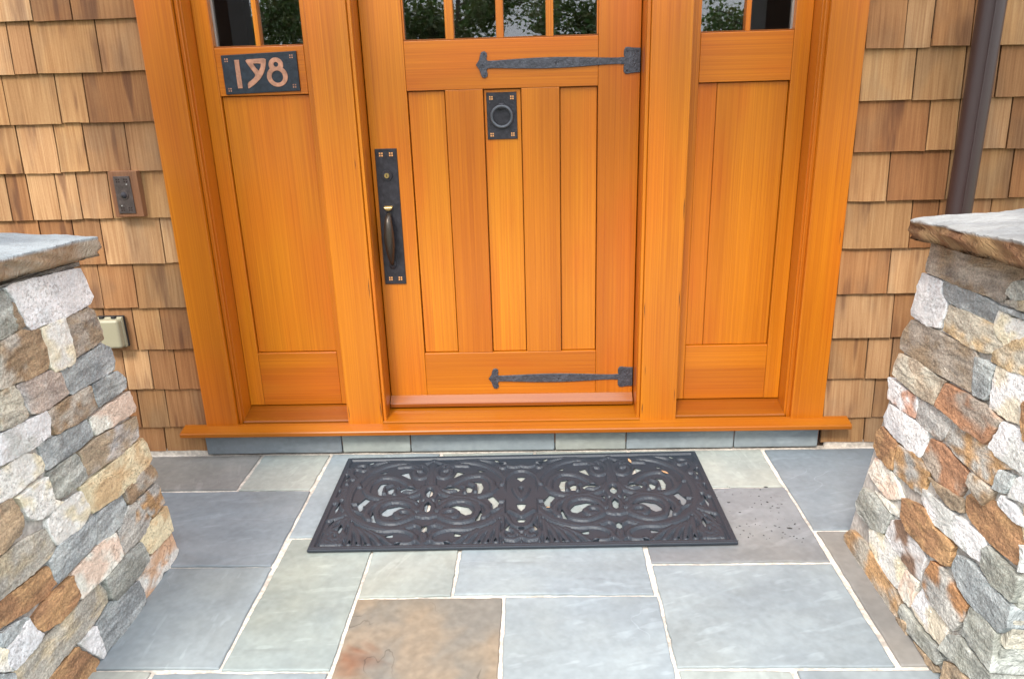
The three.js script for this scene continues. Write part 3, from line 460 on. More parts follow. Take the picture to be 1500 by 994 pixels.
const rowY = [.018, .131, .306, .486, .667, .85, 1.034, 1.216, 1.398, 1.577, 1.757, 1.937, 2.117, 2.297, 2.47];
const leftCuts = [[1.508], [1.474, 1.596], [1.404, 1.513, 1.624], [1.435, 1.548], [1.51, 1.654], [1.366, 1.607, 1.72], [1.541, 1.664, 1.75, 1.864], [1.437, 1.6, 1.713, 1.861], [1.56, 1.668, 1.87], [1.476, 1.722], [1.548, 1.694], [1.43], [1.49], [1.4]];
const rightCuts = [[1.489], [1.511], [1.461, 1.56], [1.541], [1.504], [1.562], [1.454, 1.674, 1.908], [1.573, 1.681, 1.868], [1.5, 1.675, 1.795], [1.445, 1.542, 1.679], [1.39, 1.53], [1.48], [1.42], [1.5]];
const cedarTones = ['#ab8259', '#a0744a', '#b08c62', '#97704a', '#b8966c', '#bd9d78', '#a98560', '#b3926e'];
for (const [s, cuts, label] of [[-1, leftCuts, 'brown cedar shingle wall carrying the doorbell and the outlet cover'], [1, rightCuts, 'pale cedar shingle wall behind the brown downspout']]) {
  const w = thing('shingle_wall', label, 'wall', [s * 2.1, 0, -.1], 'shingled house walls');
  part(w, 'sheathing', boxG(s < 0 ? -3 : 1.2, s < 0 ? -1.2 : 3, -.3, 2.62, -.2, -.0305, .001), M.sheath);
  part(w, 'foundation', boxG(s < 0 ? -3 : 1.33, s < 0 ? -1.33 : 3, -.34, .024, -.0295, -.014, .002, 'x'), M.grout);
  for (let r = 0; r < 14; r++) {
    const xs = [1.309, ...cuts[r]]; while (xs[xs.length - 1] < 2.86) xs.push(xs[xs.length - 1] + rr(.08, .23)); xs.push(3);
    for (let i = 0; i + 1 < xs.length; i++) {
      if (xs[i + 1] - xs[i] < .02) continue;
      const pal = cedarTones, c = lin(pal[Math.floor(rnd() * pal.length)]), k = rr(.86, 1.12), tint = [c.r * k, c.g * k, c.b * k];
      shingle(w, s < 0 ? -xs[i + 1] : xs[i], s < 0 ? -xs[i] : xs[i + 1], rowY[r], rowY[r + 1], tint);
    }
  }
}

// ---------------------------------------------------------------- door frame
const frame = thing('door_frame', 'varnished orange timber door frame with casings, posts and a projecting sill', 'door frame', [0, .1, -.07]);
const WOODS = [M.wood, M.woodB, M.woodC, M.woodD], wood = () => WOODS[Math.floor(rnd() * 4)];
part(frame, 'casing', boxG(-1.309, -1.174, .133, 2.3, -.045, 0, .003), M.woodB);
part(frame, 'casing', boxG(1.172, 1.305, .133, 2.3, -.045, 0, .003), M.woodB);
part(frame, 'head_casing', boxG(-1.34, 1.34, 2.3, 2.46, -.16, .006, .004, 'x'), M.woodB);
for (const s of [-1, 1]) {
  const B = (a, b, ...q) => s < 0 ? boxG(-b, -a, ...q) : boxG(a, b, ...q);
  part(frame, 'post', B(.545, .694, .133, 2.3, -.19, 0, .004), M.woodC);
  part(frame, 'bead', B(.531, .545, .14, 2.3, -.19, -.012, .004), M.wood);
  part(frame, 'jamb', B(1.151, 1.172, .135, 2.3, -.19, -.03, .002), M.jamb);
  part(frame, 'bead', B(1.158, 1.1725, .134, 2.3, -.0302, -.018, .003), M.woodD);
  part(frame, 'stop', B(.5285, .5312, .16, 2.3, -.19, -.03, .001), M.jamb);
}
// drying splits in the posts
for (const [x, y, w, h] of [[-.553, .73, .003, .09], [-.549, .2, .003, .07], [-.686, .19, .0025, .06], [.552, .19, .0035, .05], [.55, .62, .0025, .07], [.687, .66, .003, .08], [.689, 1.02, .003, .09], [.684, .25, .002, .06], [1.292, .9, .002, .07], [.56, .36, .002, .05], [-.562, 1.22, .002, .04]])
  part(frame, 'split', plateG([[x, y - h / 2], [x + w / 2, y - h * .1], [x + w * .3, y + h / 2], [x - w / 2, y + h * .15]], -.003, .0004, .0002), M.darkHole);
{ // the projecting sill board: whole width in front, let into the wall between the casings
  part(frame, 'sill', profileG([[.051, .106], [.0535, .109], [.0535, .122], [.0505, .1265], [-.010, .1395], [-.010, .106]], -1.405, 1.406), M.sill);
  part(frame, 'sub_sill', boxG(-1.30, 1.30, .03, .132, -.19, -.012, .002, 'x'), M.jamb);
}
for (const [a, b, m] of [[-1.15, -.694, M.redSill], [.694, 1.15, M.redSill]]) part(frame, 'sloped_sill', profileG([[-.013, .1325], [-.013, .147], [-.016, .150], [-.13, .180], [-.19, .180], [-.19, .1325]], a, b), m);
part(frame, 'threshold', profileG([[.001, .1395], [.001, .1425], [-.004, .1455], [-.02, .148], [-.135, .171], [-.19, .171], [-.19, .133], [-.0095, .133], [-.0095, .1395]], -.5445, .5445), M.sill);

// ---------------------------------------------------------------- sidelights
const zs = -.115;
function sidelight(s, label) {
  const t = thing('sidelight', label, 'sidelight', [s * .92, .18, -.14], 'sidelight panels flanking the door');
  const B = (a, b, ...q) => s < 0 ? boxG(-b, -a, ...q) : boxG(a, b, ...q);
  part(t, 'stile', B(1.088, 1.1505, .1815, 2.298, zs - .045, zs, .0025), M.wood);
  part(t, 'stile', B(.6945, .744, .1815, 2.298, zs - .045, zs, .0025), M.wood);
  part(t, 'rail', B(.7445, 1.0875, .1815, .423, zs - .045, zs - .0006, .0025, 'x'), M.woodB);
  part(t, 'rail', B(.7445, 1.0875, 1.477, 1.652, zs - .045, zs - .0004, .0025, 'x'), M.woodD);
  part(t, 'rail', B(.7445, 1.0875, 2.15, 2.298, zs - .045, zs - .0004, .0025, 'x'), M.wood);
  part(t, 'backing', B(.738, 1.094, .417, 1.483, zs - .0445, zs - .031, .001), M.jamb);
  if (s < 0) part(t, 'panel', B(.7465, 1.0855, .4255, 1.4742, zs - .030, zs - .0135, .002), M.wood);
  else { part(t, 'panel', B(.7465, .8172, .4255, 1.4742, zs - .030, zs - .0143, .0012), M.woodD); part(t, 'panel', B(.8188, 1.0855, .4255, 1.4742, zs - .030, zs - .0135, .002), M.wood); }
  const sash = (a, b) => {
    part(t, 'glass_pane', B(a - .004, b + .004, 1.65, 2.153, zs - .026, zs - .023, .0005), M.glass);
  };
  part(t, 'muntin', B(.907, .926, 1.652, 2.15, zs - .045, zs - .003, .003), M.wood);
  sash(.744, .907); sash(.926, 1.088);
  part(t, 'glazing_spacer', B(1.079, 1.0878, 1.652, 2.15, zs - .044, zs - .028, .0005), M.spacer);
  part(t, 'glazing_spacer', B(.9265, .9315, 1.652, 2.15, zs - .044, zs - .028, .0005), M.spacer);
  part(t, 'glazing_bead', B(.744, 1.088, 1.6522, 1.657, zs - .0225, zs - .006, .001, 'x'), M.redSill);
  return t;
}
sidelight(-1, 'orange timber sidelight with one wide panel under the house number plate');
sidelight(1, 'orange timber sidelight with a two board panel and no plate');

// ---------------------------------------------------------------- front door
const zd = -.125, door = thing('front_door', 'varnished orange timber front door with black strap hinges and ring knocker', 'door', [0, .176, -.15]);
part(door, 'stile', boxG(-.5255, -.367, .176, 2.29, zd - .046, zd, .003), M.wood);
part(door, 'stile', boxG(.367, .5255, .176, 2.29, zd - .046, zd, .003), M.woodD);
part(door, 'rail', boxG(-.3665, .3665, .176, .406, zd - .046, zd - .0004, .002, 'x'), M.woodB);
part(door, 'rail', boxG(-.3665, .3665, 1.477, 1.655, zd - .046, zd - .0004, .002, 'x'), M.woodD);
part(door, 'rail', boxG(-.3665, .3665, 2.15, 2.29, zd - .046, zd - .0004, .002, 'x'), M.woodB);
for (let i = 0; i < 5; i++) {
  const a = -.3665 + i * .1466, b = a + .1466;
  if (i % 2) part(door, 'muntin_board', boxG(a + .0004, b - .0004, .4064, 1.4766, zd - .046, zd - .0008, .0025), i === 1 ? M.woodD : M.woodB);
  else part(door, 'panel_board', boxG(a + .0028, b - .0028, .409, 1.4735, zd - .030, zd - .0135, .0022), i === 2 ? M.woodC : M.wood);
}
part(door, 'backing', boxG(-.372, .372, .4, 1.483, zd - .045, zd - .031, .001), M.jamb);
const panes = [[-.361, -.207], [-.175, -.0155], [.0125, .171], [.199, .361]];
for (let i = 0; i < 3; i++) part(door, 'muntin', boxG(panes[i][1] - .0005, panes[i + 1][0] + .0005, 1.6552, 2.1498, zd - .046, zd - .004, .004), i === 1 ? M.woodB : M.wood);
panes.forEach(([a, b], i) => part(door, 'glass_pane', boxG(i ? a - .006 : -.369, i < 3 ? b + .006 : .369, 1.653, 2.153, zd - .026, zd - .023, .0005), M.glass));
part(door, 'glazing_bead', boxG(-.366, .366, 1.6552, 1.6605, zd - .0225, zd - .005, .001, 'x'), M.redSill);
part(door, 'glazing_bead', boxG(-.3664, -.361, 1.661, 2.149, zd - .0225, zd - .006, .001), M.woodB);
part(door, 'glazing_bead', boxG(.361, .3664, 1.661, 2.149, zd - .0225, zd - .006, .001), M.woodB);
part(door, 'drip_moulding', profileG([[zd + .001, .214], [zd + .004, .215], [zd + .034, .191], [zd + .036, .187], [zd + .036, .173], [zd + .033, .1715], [zd + .001, .1765]], -.5255, .5235), M.drip);

const dev = mulberry(7);
function strapHinge(y, f) { // outline traced as a forged strap with a three lobed tip and a fish tail head
  const top = [], n = 26;
  const tip = [[-.096, 0], [-.083, .018], [-.079, .034], [-.074, .045], [-.063, .048], [-.054, .043], [-.052, .032], [-.056, .02], [-.05, .0135]];
  const strap = []; for (let i = 1; i < n; i++) { const t = i / n; strap.push([lerp(-.05, .464, t), .0135 + .0075 * Math.sin(Math.PI * clamp(t * 1.12 - .02)) ** 1.3 - .002 * t]); }
  const head = [[.464, .013], [.4615, .022], [.462, .038], [.468, .047], [.478, .048], [.49, .0455], [.508, .044], [.5245, .0435]];
  top.push(...tip, ...strap, ...head);
  const out = [...top.map(([x, h]) => [x, y + h * f]), ...top.slice(1).reverse().map(([x, h]) => [x, y - h * f])];
  const m = part(door, 'strap_hinge', plateG(out, zd - .0002, zd + .0052, .0014), M.iron, 'hammered black iron strap hinge');
  for (const [x, h] of [[-.064, .038], [-.07, 0], [-.064, -.038], [.207, 0], [.474, .034], [.474, -.034], [.51, .032], [.51, -.032]]) { const g = new THREE.SphereGeometry(.0042, 10, 6); g.scale(1, 1, .55); g.translate(x, y + h * f, zd + .0052); part(m, 'rivet', g, M.iron); }
}
strapHinge(1.564, 1); strapHinge(.287, .98);

function fourSquares(parent, cx, cy, z, mat, s = .0052, gap = .0082) { for (const a of [-1, 1]) for (const b of [-1, 1]) part(parent, 'square_cutout', boxG(cx + a * gap / 2 - s / 2, cx + a * gap / 2 + s / 2, cy + b * gap / 2 - s / 2, cy + b * gap / 2 + s / 2, z - .002, z + .0006, .0003), mat); }
{ // ring knocker on the middle panel board
  const z0 = zd - .0135, k = part(door, 'knocker_plate', plateG([[-.0615, 1.2885], [.0555, 1.2885], [.0545, 1.4635], [-.062, 1.4635]], z0 - .0005, z0 + .005, .0012), M.bronze, 'dark bronze knocker plate with a hanging ring');
  for (const x of [-.044, .037]) for (const y of [1.443, 1.306]) fourSquares(k, x, y, z0 + .005, M.hole);
  for (const x of [-.05, .045]) for (const y of [1.425, 1.325]) { const g = new THREE.SphereGeometry(.003, 8, 6); g.scale(1, 1, .5); g.translate(x, y, z0 + .005); part(k, 'screw', g, M.iron); }
  const ring = new THREE.TorusGeometry(.039, .0058, 12, 48); ring.rotateX(.1); ring.translate(-.004, 1.374, z0 + .017); part(k, 'ring', ring, M.ring);
  part(k, 'ring_holder', boxG(-.015, .007, 1.402, 1.424, z0 + .004, z0 + .024, .004), M.bronze);
}
{ // entry handle
  const z0 = zd, P = part(door, 'handle_plate', plateG([[-.5105, .7175], [-.4225, .7175], [-.4215, 1.265], [-.5085, 1.265]], z0 - .0005, z0 + .0055, .0014), M.bronze, 'long dark bronze handle plate with lock and grip');
  for (const x of [-.485, -.445]) for (const y of [1.243, .741]) fourSquares(P, x, y, z0 + .0055, M.hole, .0058, .009);
  const ring = new THREE.CylinderGeometry(.0195, .0205, .009, 28); ring.rotateX(Math.PI / 2); ring.translate(-.466, 1.163, z0 + .0095); part(P, 'lock_collar', ring, M.bronze);
  const cyl = new THREE.CylinderGeometry(.0095, .0105, .008, 20); cyl.rotateX(Math.PI / 2); cyl.translate(-.466, 1.162, z0 + .0165); part(P, 'lock_cylinder', cyl, M.brass);
  part(P, 'keyhole', boxG(-.4672, -.4648, 1.157, 1.167, z0 + .0195, z0 + .0209, .0003), M.darkHole);
  const th = []; for (let i = 0; i <= 16; i++) { const a = Math.PI + Math.PI * i / 16; th.push([-.4705 + .0165 * Math.cos(a), 1.043 + .0165 * Math.sin(a) * 1.0]); }
  const tg = plateG(th, 0, .022, .003); tg.translate(0, -1.043, 0); tg.rotateX(.25); tg.translate(0, 1.043, z0 + .003); part(P, 'thumb_latch', tg, M.brass);
  // grip: a bowed bar that swells in the middle
  const path = new THREE.CatmullRomCurve3([[-.469, 1.006, z0 + .004], [-.469, 1.003, z0 + .03], [-.4695, .985, z0 + .045], [-.470, .94, z0 + .05], [-.4705, .89, z0 + .046], [-.471, .845, z0 + .034], [-.4715, .815, z0 + .02], [-.4715, .8, z0 + .004]].map(p => new THREE.Vector3(...p)));
  const g = new THREE.TubeGeometry(path, 48, 1, 14), p = g.attributes.position, q = new THREE.Vector3();
  for (let i = 0; i <= 48; i++) { const c = path.getPointAt(i / 48), t = i / 48, r = .009 + .0115 * Math.sin(Math.PI * clamp(t * 1.02)) ** 1.5; for (let j = 0; j <= 14; j++) { const n = i * 15 + j; q.fromBufferAttribute(p, n).sub(c).multiplyScalar(r).add(c); p.setXYZ(n, q.x, q.y, q.z); } }
  g.computeVertexNormals(); part(P, 'grip', g, M.bronzeWorn);
  const foot = new THREE.SphereGeometry(.0155, 16, 10); foot.scale(1, 1.15, .5); foot.translate(-.4715, .8, z0 + .007); part(P, 'grip_foot', foot, M.bronze);
}

// ---------------------------------------------------------------- house number, doorbell, outlet cover, downspout
{
  const z0 = zs - .0004, t = thing('house_number_plate', 'dark slate blue house number plate with copper numerals on the timber rail', 'sign', [-.918, 1.49, z0]);
  part(t, 'plate', plateG([[-1.062, 1.483], [-.7725, 1.49], [-.7725, 1.633], [-1.063, 1.6245]], z0, z0 + .007, .0015), M.plate);
  const zf = z0 + .007, num = (o, h) => part(t, 'numeral', plateG(o, zf - .001, zf + .0022, .0006, h), M.copper);
  num([[-1.012, 1.5045], [-.994, 1.5045], [-.9945, 1.6075], [-1.0125, 1.607]]);
  num(smoothPoly([[-.9725, 1.6075], [-.932, 1.609], [-.8905, 1.6105], [-.8925, 1.592], [-.8965, 1.576], [-.905, 1.557], [-.921, 1.537], [-.942, 1.519], [-.9695, 1.503], [-.9725, 1.503], [-.9725, 1.523], [-.951, 1.536], [-.9365, 1.55], [-.947, 1.566], [-.961, 1.587]], 1), [[[-.943, 1.5925], [-.928, 1.5935], [-.911, 1.592], [-.9135, 1.58], [-.9225, 1.565], [-.933, 1.576]]]);
  const eight = []; for (let i = 0; i <= 34; i++) { const a = -Math.PI * .5 + (i / 34 - .5) * Math.PI * 1.62; eight.push([-.8545 + .04 * Math.cos(a), 1.544 + .0375 * Math.sin(a)]); } for (let i = 0; i <= 24; i++) { const a = Math.PI * .5 + (i / 24 - .5) * Math.PI * 1.38; eight.push([-.855 + .028 * Math.cos(a), 1.5855 + .026 * Math.sin(a)]); }
  num(eight, [circle(-.8545, 1.543, .0222), circle(-.8548, 1.587, .0088, 16)]);
  for (const [x, y] of [[-1.044, 1.607], [-.794, 1.614], [-.793, 1.508], [-1.044, 1.5]]) fourSquares(t, x, y, zf, M.copper, .0048, .0082);
  const fr = (a, b, c, d) => part(t, 'border_line', boxG(a, b, c, d, zf - .001, zf + .0008, .0003), M.plate); fr(-1.03, -.806, 1.6205, 1.6215); fr(-1.03, -.806, 1.4925, 1.4935);
}
{
  const t = thing('doorbell', 'dark bronze doorbell plate on a cedar block fixed to the shingles', 'doorbell', [-1.458, 1.13, .005]);
  part(t, 'mounting_block', boxG(-1.515, -1.403, 1.043, 1.217, -.0145, .018, .002), M.cedarBlock);
  const P = part(t, 'plate', plateG([[-1.4965, 1.057], [-1.431, 1.057], [-1.4325, 1.199], [-1.4955, 1.199]], .0182, .0222, .001), M.bell);
  for (const x of [-1.479, -1.449]) for (const y of [1.183, 1.074]) fourSquares(P, x, y, .0222, M.darkHole, .0058, .0088);
  const g = new THREE.SphereGeometry(.0125, 18, 12); g.scale(1, 1, .7); g.translate(-1.464, 1.128, .0235); part(P, 'button', g, M.bronze);
  const c = new THREE.CylinderGeometry(.0165, .018, .004, 22); c.rotateX(Math.PI / 2); c.translate(-1.464, 1.128, .0235); part(P, 'button_collar', c, M.bell);
  for (const [x, y] of [[-1.48, 1.087], [-1.447, 1.168]]) { const q = new THREE.SphereGeometry(.003, 8, 6); q.translate(x, y, .0222); part(P, 'screw', q, M.spacer); }
}
{
  const t = thing('outlet_cover', 'beige weatherproof outlet cover on the shingles behind the stone pier', 'outlet cover', [-1.635, .57, .01]);
  part(t, 'gasket', boxG(-1.69, -1.578, .504, .636, -.016, -.004, .003), M.gasket);
  part(t, 'lid', boxG(-1.685, -1.582, .508, .630, -.004, .042, .012), M.plastic);
  part(t, 'lid_rim', boxG(-1.688, -1.579, .506, .634, -.004, .012, .004), M.plastic);
  for (const x of [-1.66, -1.61]) part(t, 'hinge_knuckle', boxG(x - .009, x + .009, .63, .6405, .002, .02, .003), M.gasket);
}
{
  const t = thing('downspout', 'round dark brown metal downspout in front of the pale shingles', 'downspout', [1.685, 0, .075]);
  const c = new THREE.CylinderGeometry(.0435, .0435, 2.7, 40, 1, true); c.translate(1.685, 1.35, .075); part(t, 'pipe', c, M.pipe);
  part(t, 'seam', boxG(1.672, 1.677, 0, 2.69, .1155, .1195, .001), M.pipe);
  for (const y of [.5, 2.2]) { const b = new THREE.TorusGeometry(.0445, .003, 8, 32); b.rotateX(Math.PI / 2); b.scale(1, 4, 1); b.translate(1.685, y, .075); part(t, 'bracket', b, M.pipe); part(t, 'bracket_arm', boxG(1.68, 1.69, y - .012, y + .012, -.02, .036, .001), M.pipe); }
}

// ---------------------------------------------------------------- stone piers
const KIND = { white: ['#c9c8c4', '#a6a8aa', 'speck'], tan: ['#a98d66', '#8f7a5c', 'band'], greygreen: ['#9b9f97', '#86897f', 'band'], dark: ['#7c7b77', '#8d8b85', 'band'], cream: ['#cfc3a8', '#bfae8c', 'speck'], cream2: ['#c6c1b0', '#b3a88e', 'speck'], browngrey: ['#94897a', '#8b7658', 'band'], brown: ['#93764f', '#a59c8d', 'band'],
  blue: ['#9aa3a5', '#848c8e', 'band'], pink: ['#a69486', '#a3a29e', 'band'], yellowgrey: ['#a9a28f', '#b89a66', 'band'], pinktan: ['#b89f88', '#c0b4a6', 'speck'], lightgrey: ['#b4b7b4', '#a2a49f', 'speck'], multi: ['#9f8b6c', '#c6bdb2', 'band'], yellow: ['#c3ac80', '#b3935c', 'speck'], greyrust: ['#a6a49c', '#b3843f', 'band'],
  greyrust2: ['#a3a29c', '#a8702c', 'band'], rustwhite: ['#b2885e', '#cbbda8', 'speck'], rustwhite2: ['#d0c5b6', '#a57456', 'speck'], rust: ['#b0803f', '#9a6a35', 'band'], tanrust: ['#a39c8c', '#b28442', 'band'], tangrey: ['#a29d8f', '#b0a07d', 'band'], striped: ['#a9977c', '#bdb09a', 'band'], rustpink: ['#9a8b7a', '#a8703f', 'band'], lichen: ['#6f5138', '#a9a7a5', 'speck'] };
for (const k in KIND) { const [a, b, m] = KIND[k], A = lin(a), B = lin(b); const p = c => { const g = (c.r + c.g + c.b) / 3; return [c.r, c.g, c.b].map(v => Math.min(.76, (v * .68 + g * .32) * 1.66)); }; KIND[k] = [p(A), p(B), M[m]]; }
const kinds = ['greygreen', 'cream', 'blue', 'tan', 'brown', 'lightgrey', 'rust', 'tangrey', 'pinktan', 'yellowgrey', 'blue', 'greygreen', 'white'];
function stone(pier, kind, poly, place, extra = {}) {
  const [A, B, mat] = KIND[kind], sd = seedNo++ * 3.7, k = rr(.95, 1.06);
  const color = (x, y, s) => { const q = n3(x * 13 + s, y * 17, s) * .62 + n3(x * 38, y * 46, s + 1) * .38, t = step(.42, .62, q), d = k * (.88 + .24 * n3(x * 80, y * 95, s + 4)); return [0, 1, 2].map(i => lerp(A[i], B[i], t) * d); };
  part(pier, 'stone', stoneG(poly, place, { N: 52, seed: sd, color, round: 1, cut: .04, R: .0032, split: true, h0: rr(-.003, .006), jit: .0028, grow: .0026, turn: rr(-.12, .12), ...extra }), mat);
}
function courses(pier, place, y0, y1, range, gap = .011) {
  for (let y = y0; y < y1 - .03;) {
    let h = rr(.055, .105); if (y + h > y1 - .04) h = y1 - y; const [a0, a1] = range(y + h / 2);
    for (let a = a0; a < a1 - .02;) {
      let w = rr(.1, .26); if (a + w > a1 - .07) w = a1 - a; const g = gap / 2, j = () => rr(-.005, .005);
      const [f0] = range(y), [f1] = range(y + h), d0 = a === a0 ? f0 - a0 : 0, d1 = a === a0 ? f1 - a0 : 0;
      stone(pier, kinds[Math.floor(rnd() * kinds.length)], [[a + d0 + g + j(), y + g + j()], [a + w / 2, y + g + j()], [a + w - g + j(), y + g + j()], [a + w - g + j(), y + h / 2], [a + w - g + j(), y + h - g + j()], [a + w / 2, y + h - g + j()], [a + d1 + g + j(), y + h - g + j()]], place); a += w;
    }
    y += h;
  }
}
function pier(s, X0, b, z0, zn, Xo, list, edge, label) {
  const t = thing('stone_pier', label, 'stone pier', [s * (X0 + Xo) / 2, 0, (z0 + zn) / 2], 'battered stone piers of the porch'), H = 1.035, q = .013;
  const xi = y => X0 + b * y, n1 = 1 / Math.hypot(1, b);
  { // mortar core
    const c = []; for (const [y, dd] of [[-.02, 0], [H + .02, 0]]) for (const [x, z] of [[xi(y) + q, z0 + b * y + q], [Xo - q, z0 + b * y + q], [Xo - q, zn - q], [xi(y) + q, zn - q]]) c.push([s * x, y, z]);
    const f = [[0, 1, 2, 3], [4, 5, 6, 7], [0, 1, 5, 4], [1, 2, 6, 5], [2, 3, 7, 6], [3, 0, 4, 7]], pos = [], uv = [];
    for (const F of f) for (const i of [0, 1, 2, 0, 2, 3]) { const v = c[F[i]]; pos.push(...v); uv.push(v[0] + v[2], v[1] + v[2] * .3); }
    const g = new THREE.BufferGeometry(); g.setAttribute('position', new THREE.Float32BufferAttribute(pos, 3)); g.setAttribute('uv', new THREE.Float32BufferAttribute(uv, 2)); g.computeVertexNormals(); part(t, 'mortar_core', g, M.mortar);
  }
  const side = (z, y, h) => new THREE.Vector3(s * (xi(y) - h * n1), y + h * b * n1, z);
  for (const [k, poly] of list) stone(t, k, poly, side);
  courses(t, side, .0, H, y => [edge(y), zn]);
  courses(t, (a, y, h) => new THREE.Vector3(s * a, y, z0 + b * y - h), 0, H, y => [xi(y) + .115, Xo]);
  courses(t, (a, y, h) => new THREE.Vector3(s * a, y, zn + h), 0, H, y => [xi(y) + .012, Xo]);
  courses(t, (z, y, h) => new THREE.Vector3(s * (Xo + h), y, z), 0, H, y => [z0 + b * y, zn]);
  return t;
}
function capStone(t, s, xi, xo, z0, z1, topA, topB, edgeA, edgeB, N, seed, y0) {
  const c = [topA, topB, edgeA, edgeB].map(h => { const k = lin(h); return [k.r, k.g, k.b]; }), P = [], cs = [[xi, z0], [xo, z0], [xo, z1], [xi, z1]];
  for (let e = 0; e < 4; e++) for (let q = 0; q < 14; q++) { const a = cs[e], b = cs[(e + 1) % 4], f = q / 14; P.push([s * (lerp(a[0], b[0], f) + (n3(q * .7, e, seed) - .5) * .018), lerp(a[1], b[1], f) + (n3(q * .7, e + 9, seed) - .5) * .018]); }
  const g = stoneG(P, (x, z, h) => new THREE.Vector3(x, y0 + .072 * (z - .74) + .055 * (Math.abs(x) - 1.18) + h, z), { N, seed, R: .004, round: 1, jit: .004, tilt: .002, h0: 0, rel: .006, rings: [.15, .3, .45, .6, .72, .82, .9, .95, .98, .993, 1], skirt: [[-.01, 1, .008], [-.02, 1.002, .012], [-.032, .998, .013], [-.046, .994, .011], [-.057, .985, .008], [-.06, .7, 0]],
    color: (x, z, sd, e, h) => { const q = n3(x * 9, z * 9, sd) * .6 + n3(x * 30, z * 30 + h * 60, sd) * .4, tt = step(.36, .66, q), o = e ? 2 : 0; return [0, 1, 2].map(i => lerp(c[o][i], c[o + 1][i], tt)); } });
  part(t, 'cap', g, M.capStone, 'rough flat capstone');
}
const pierL = pier(-1, 1.115, .088, .712, 1.85, 1.93, stonesPierLeft, y => 1.152 + (1.055 - y) * .498, 'stone pier with a blue grey capstone near the doorbell side');
capStone(pierL, -1, 1.178, 2.0, .728, 1.9, '#aab3b6', '#9da7ab', '#a58a6a', '#b0a28e', 220, 5.3, 1.101);
const pierR = pier(1, 1.147, .095, .662, 1.47, 1.93, stonesPierRight, y => 1.195 + (1.063 - y) * .42, 'stone pier with rust stained stones on the downspout side');
capStone(pierR, 1, 1.178, 2.0, .742, 1.53, '#aaacaa', '#989b9b', '#7a5638', '#a08058', 200, 8.9, 1.103);

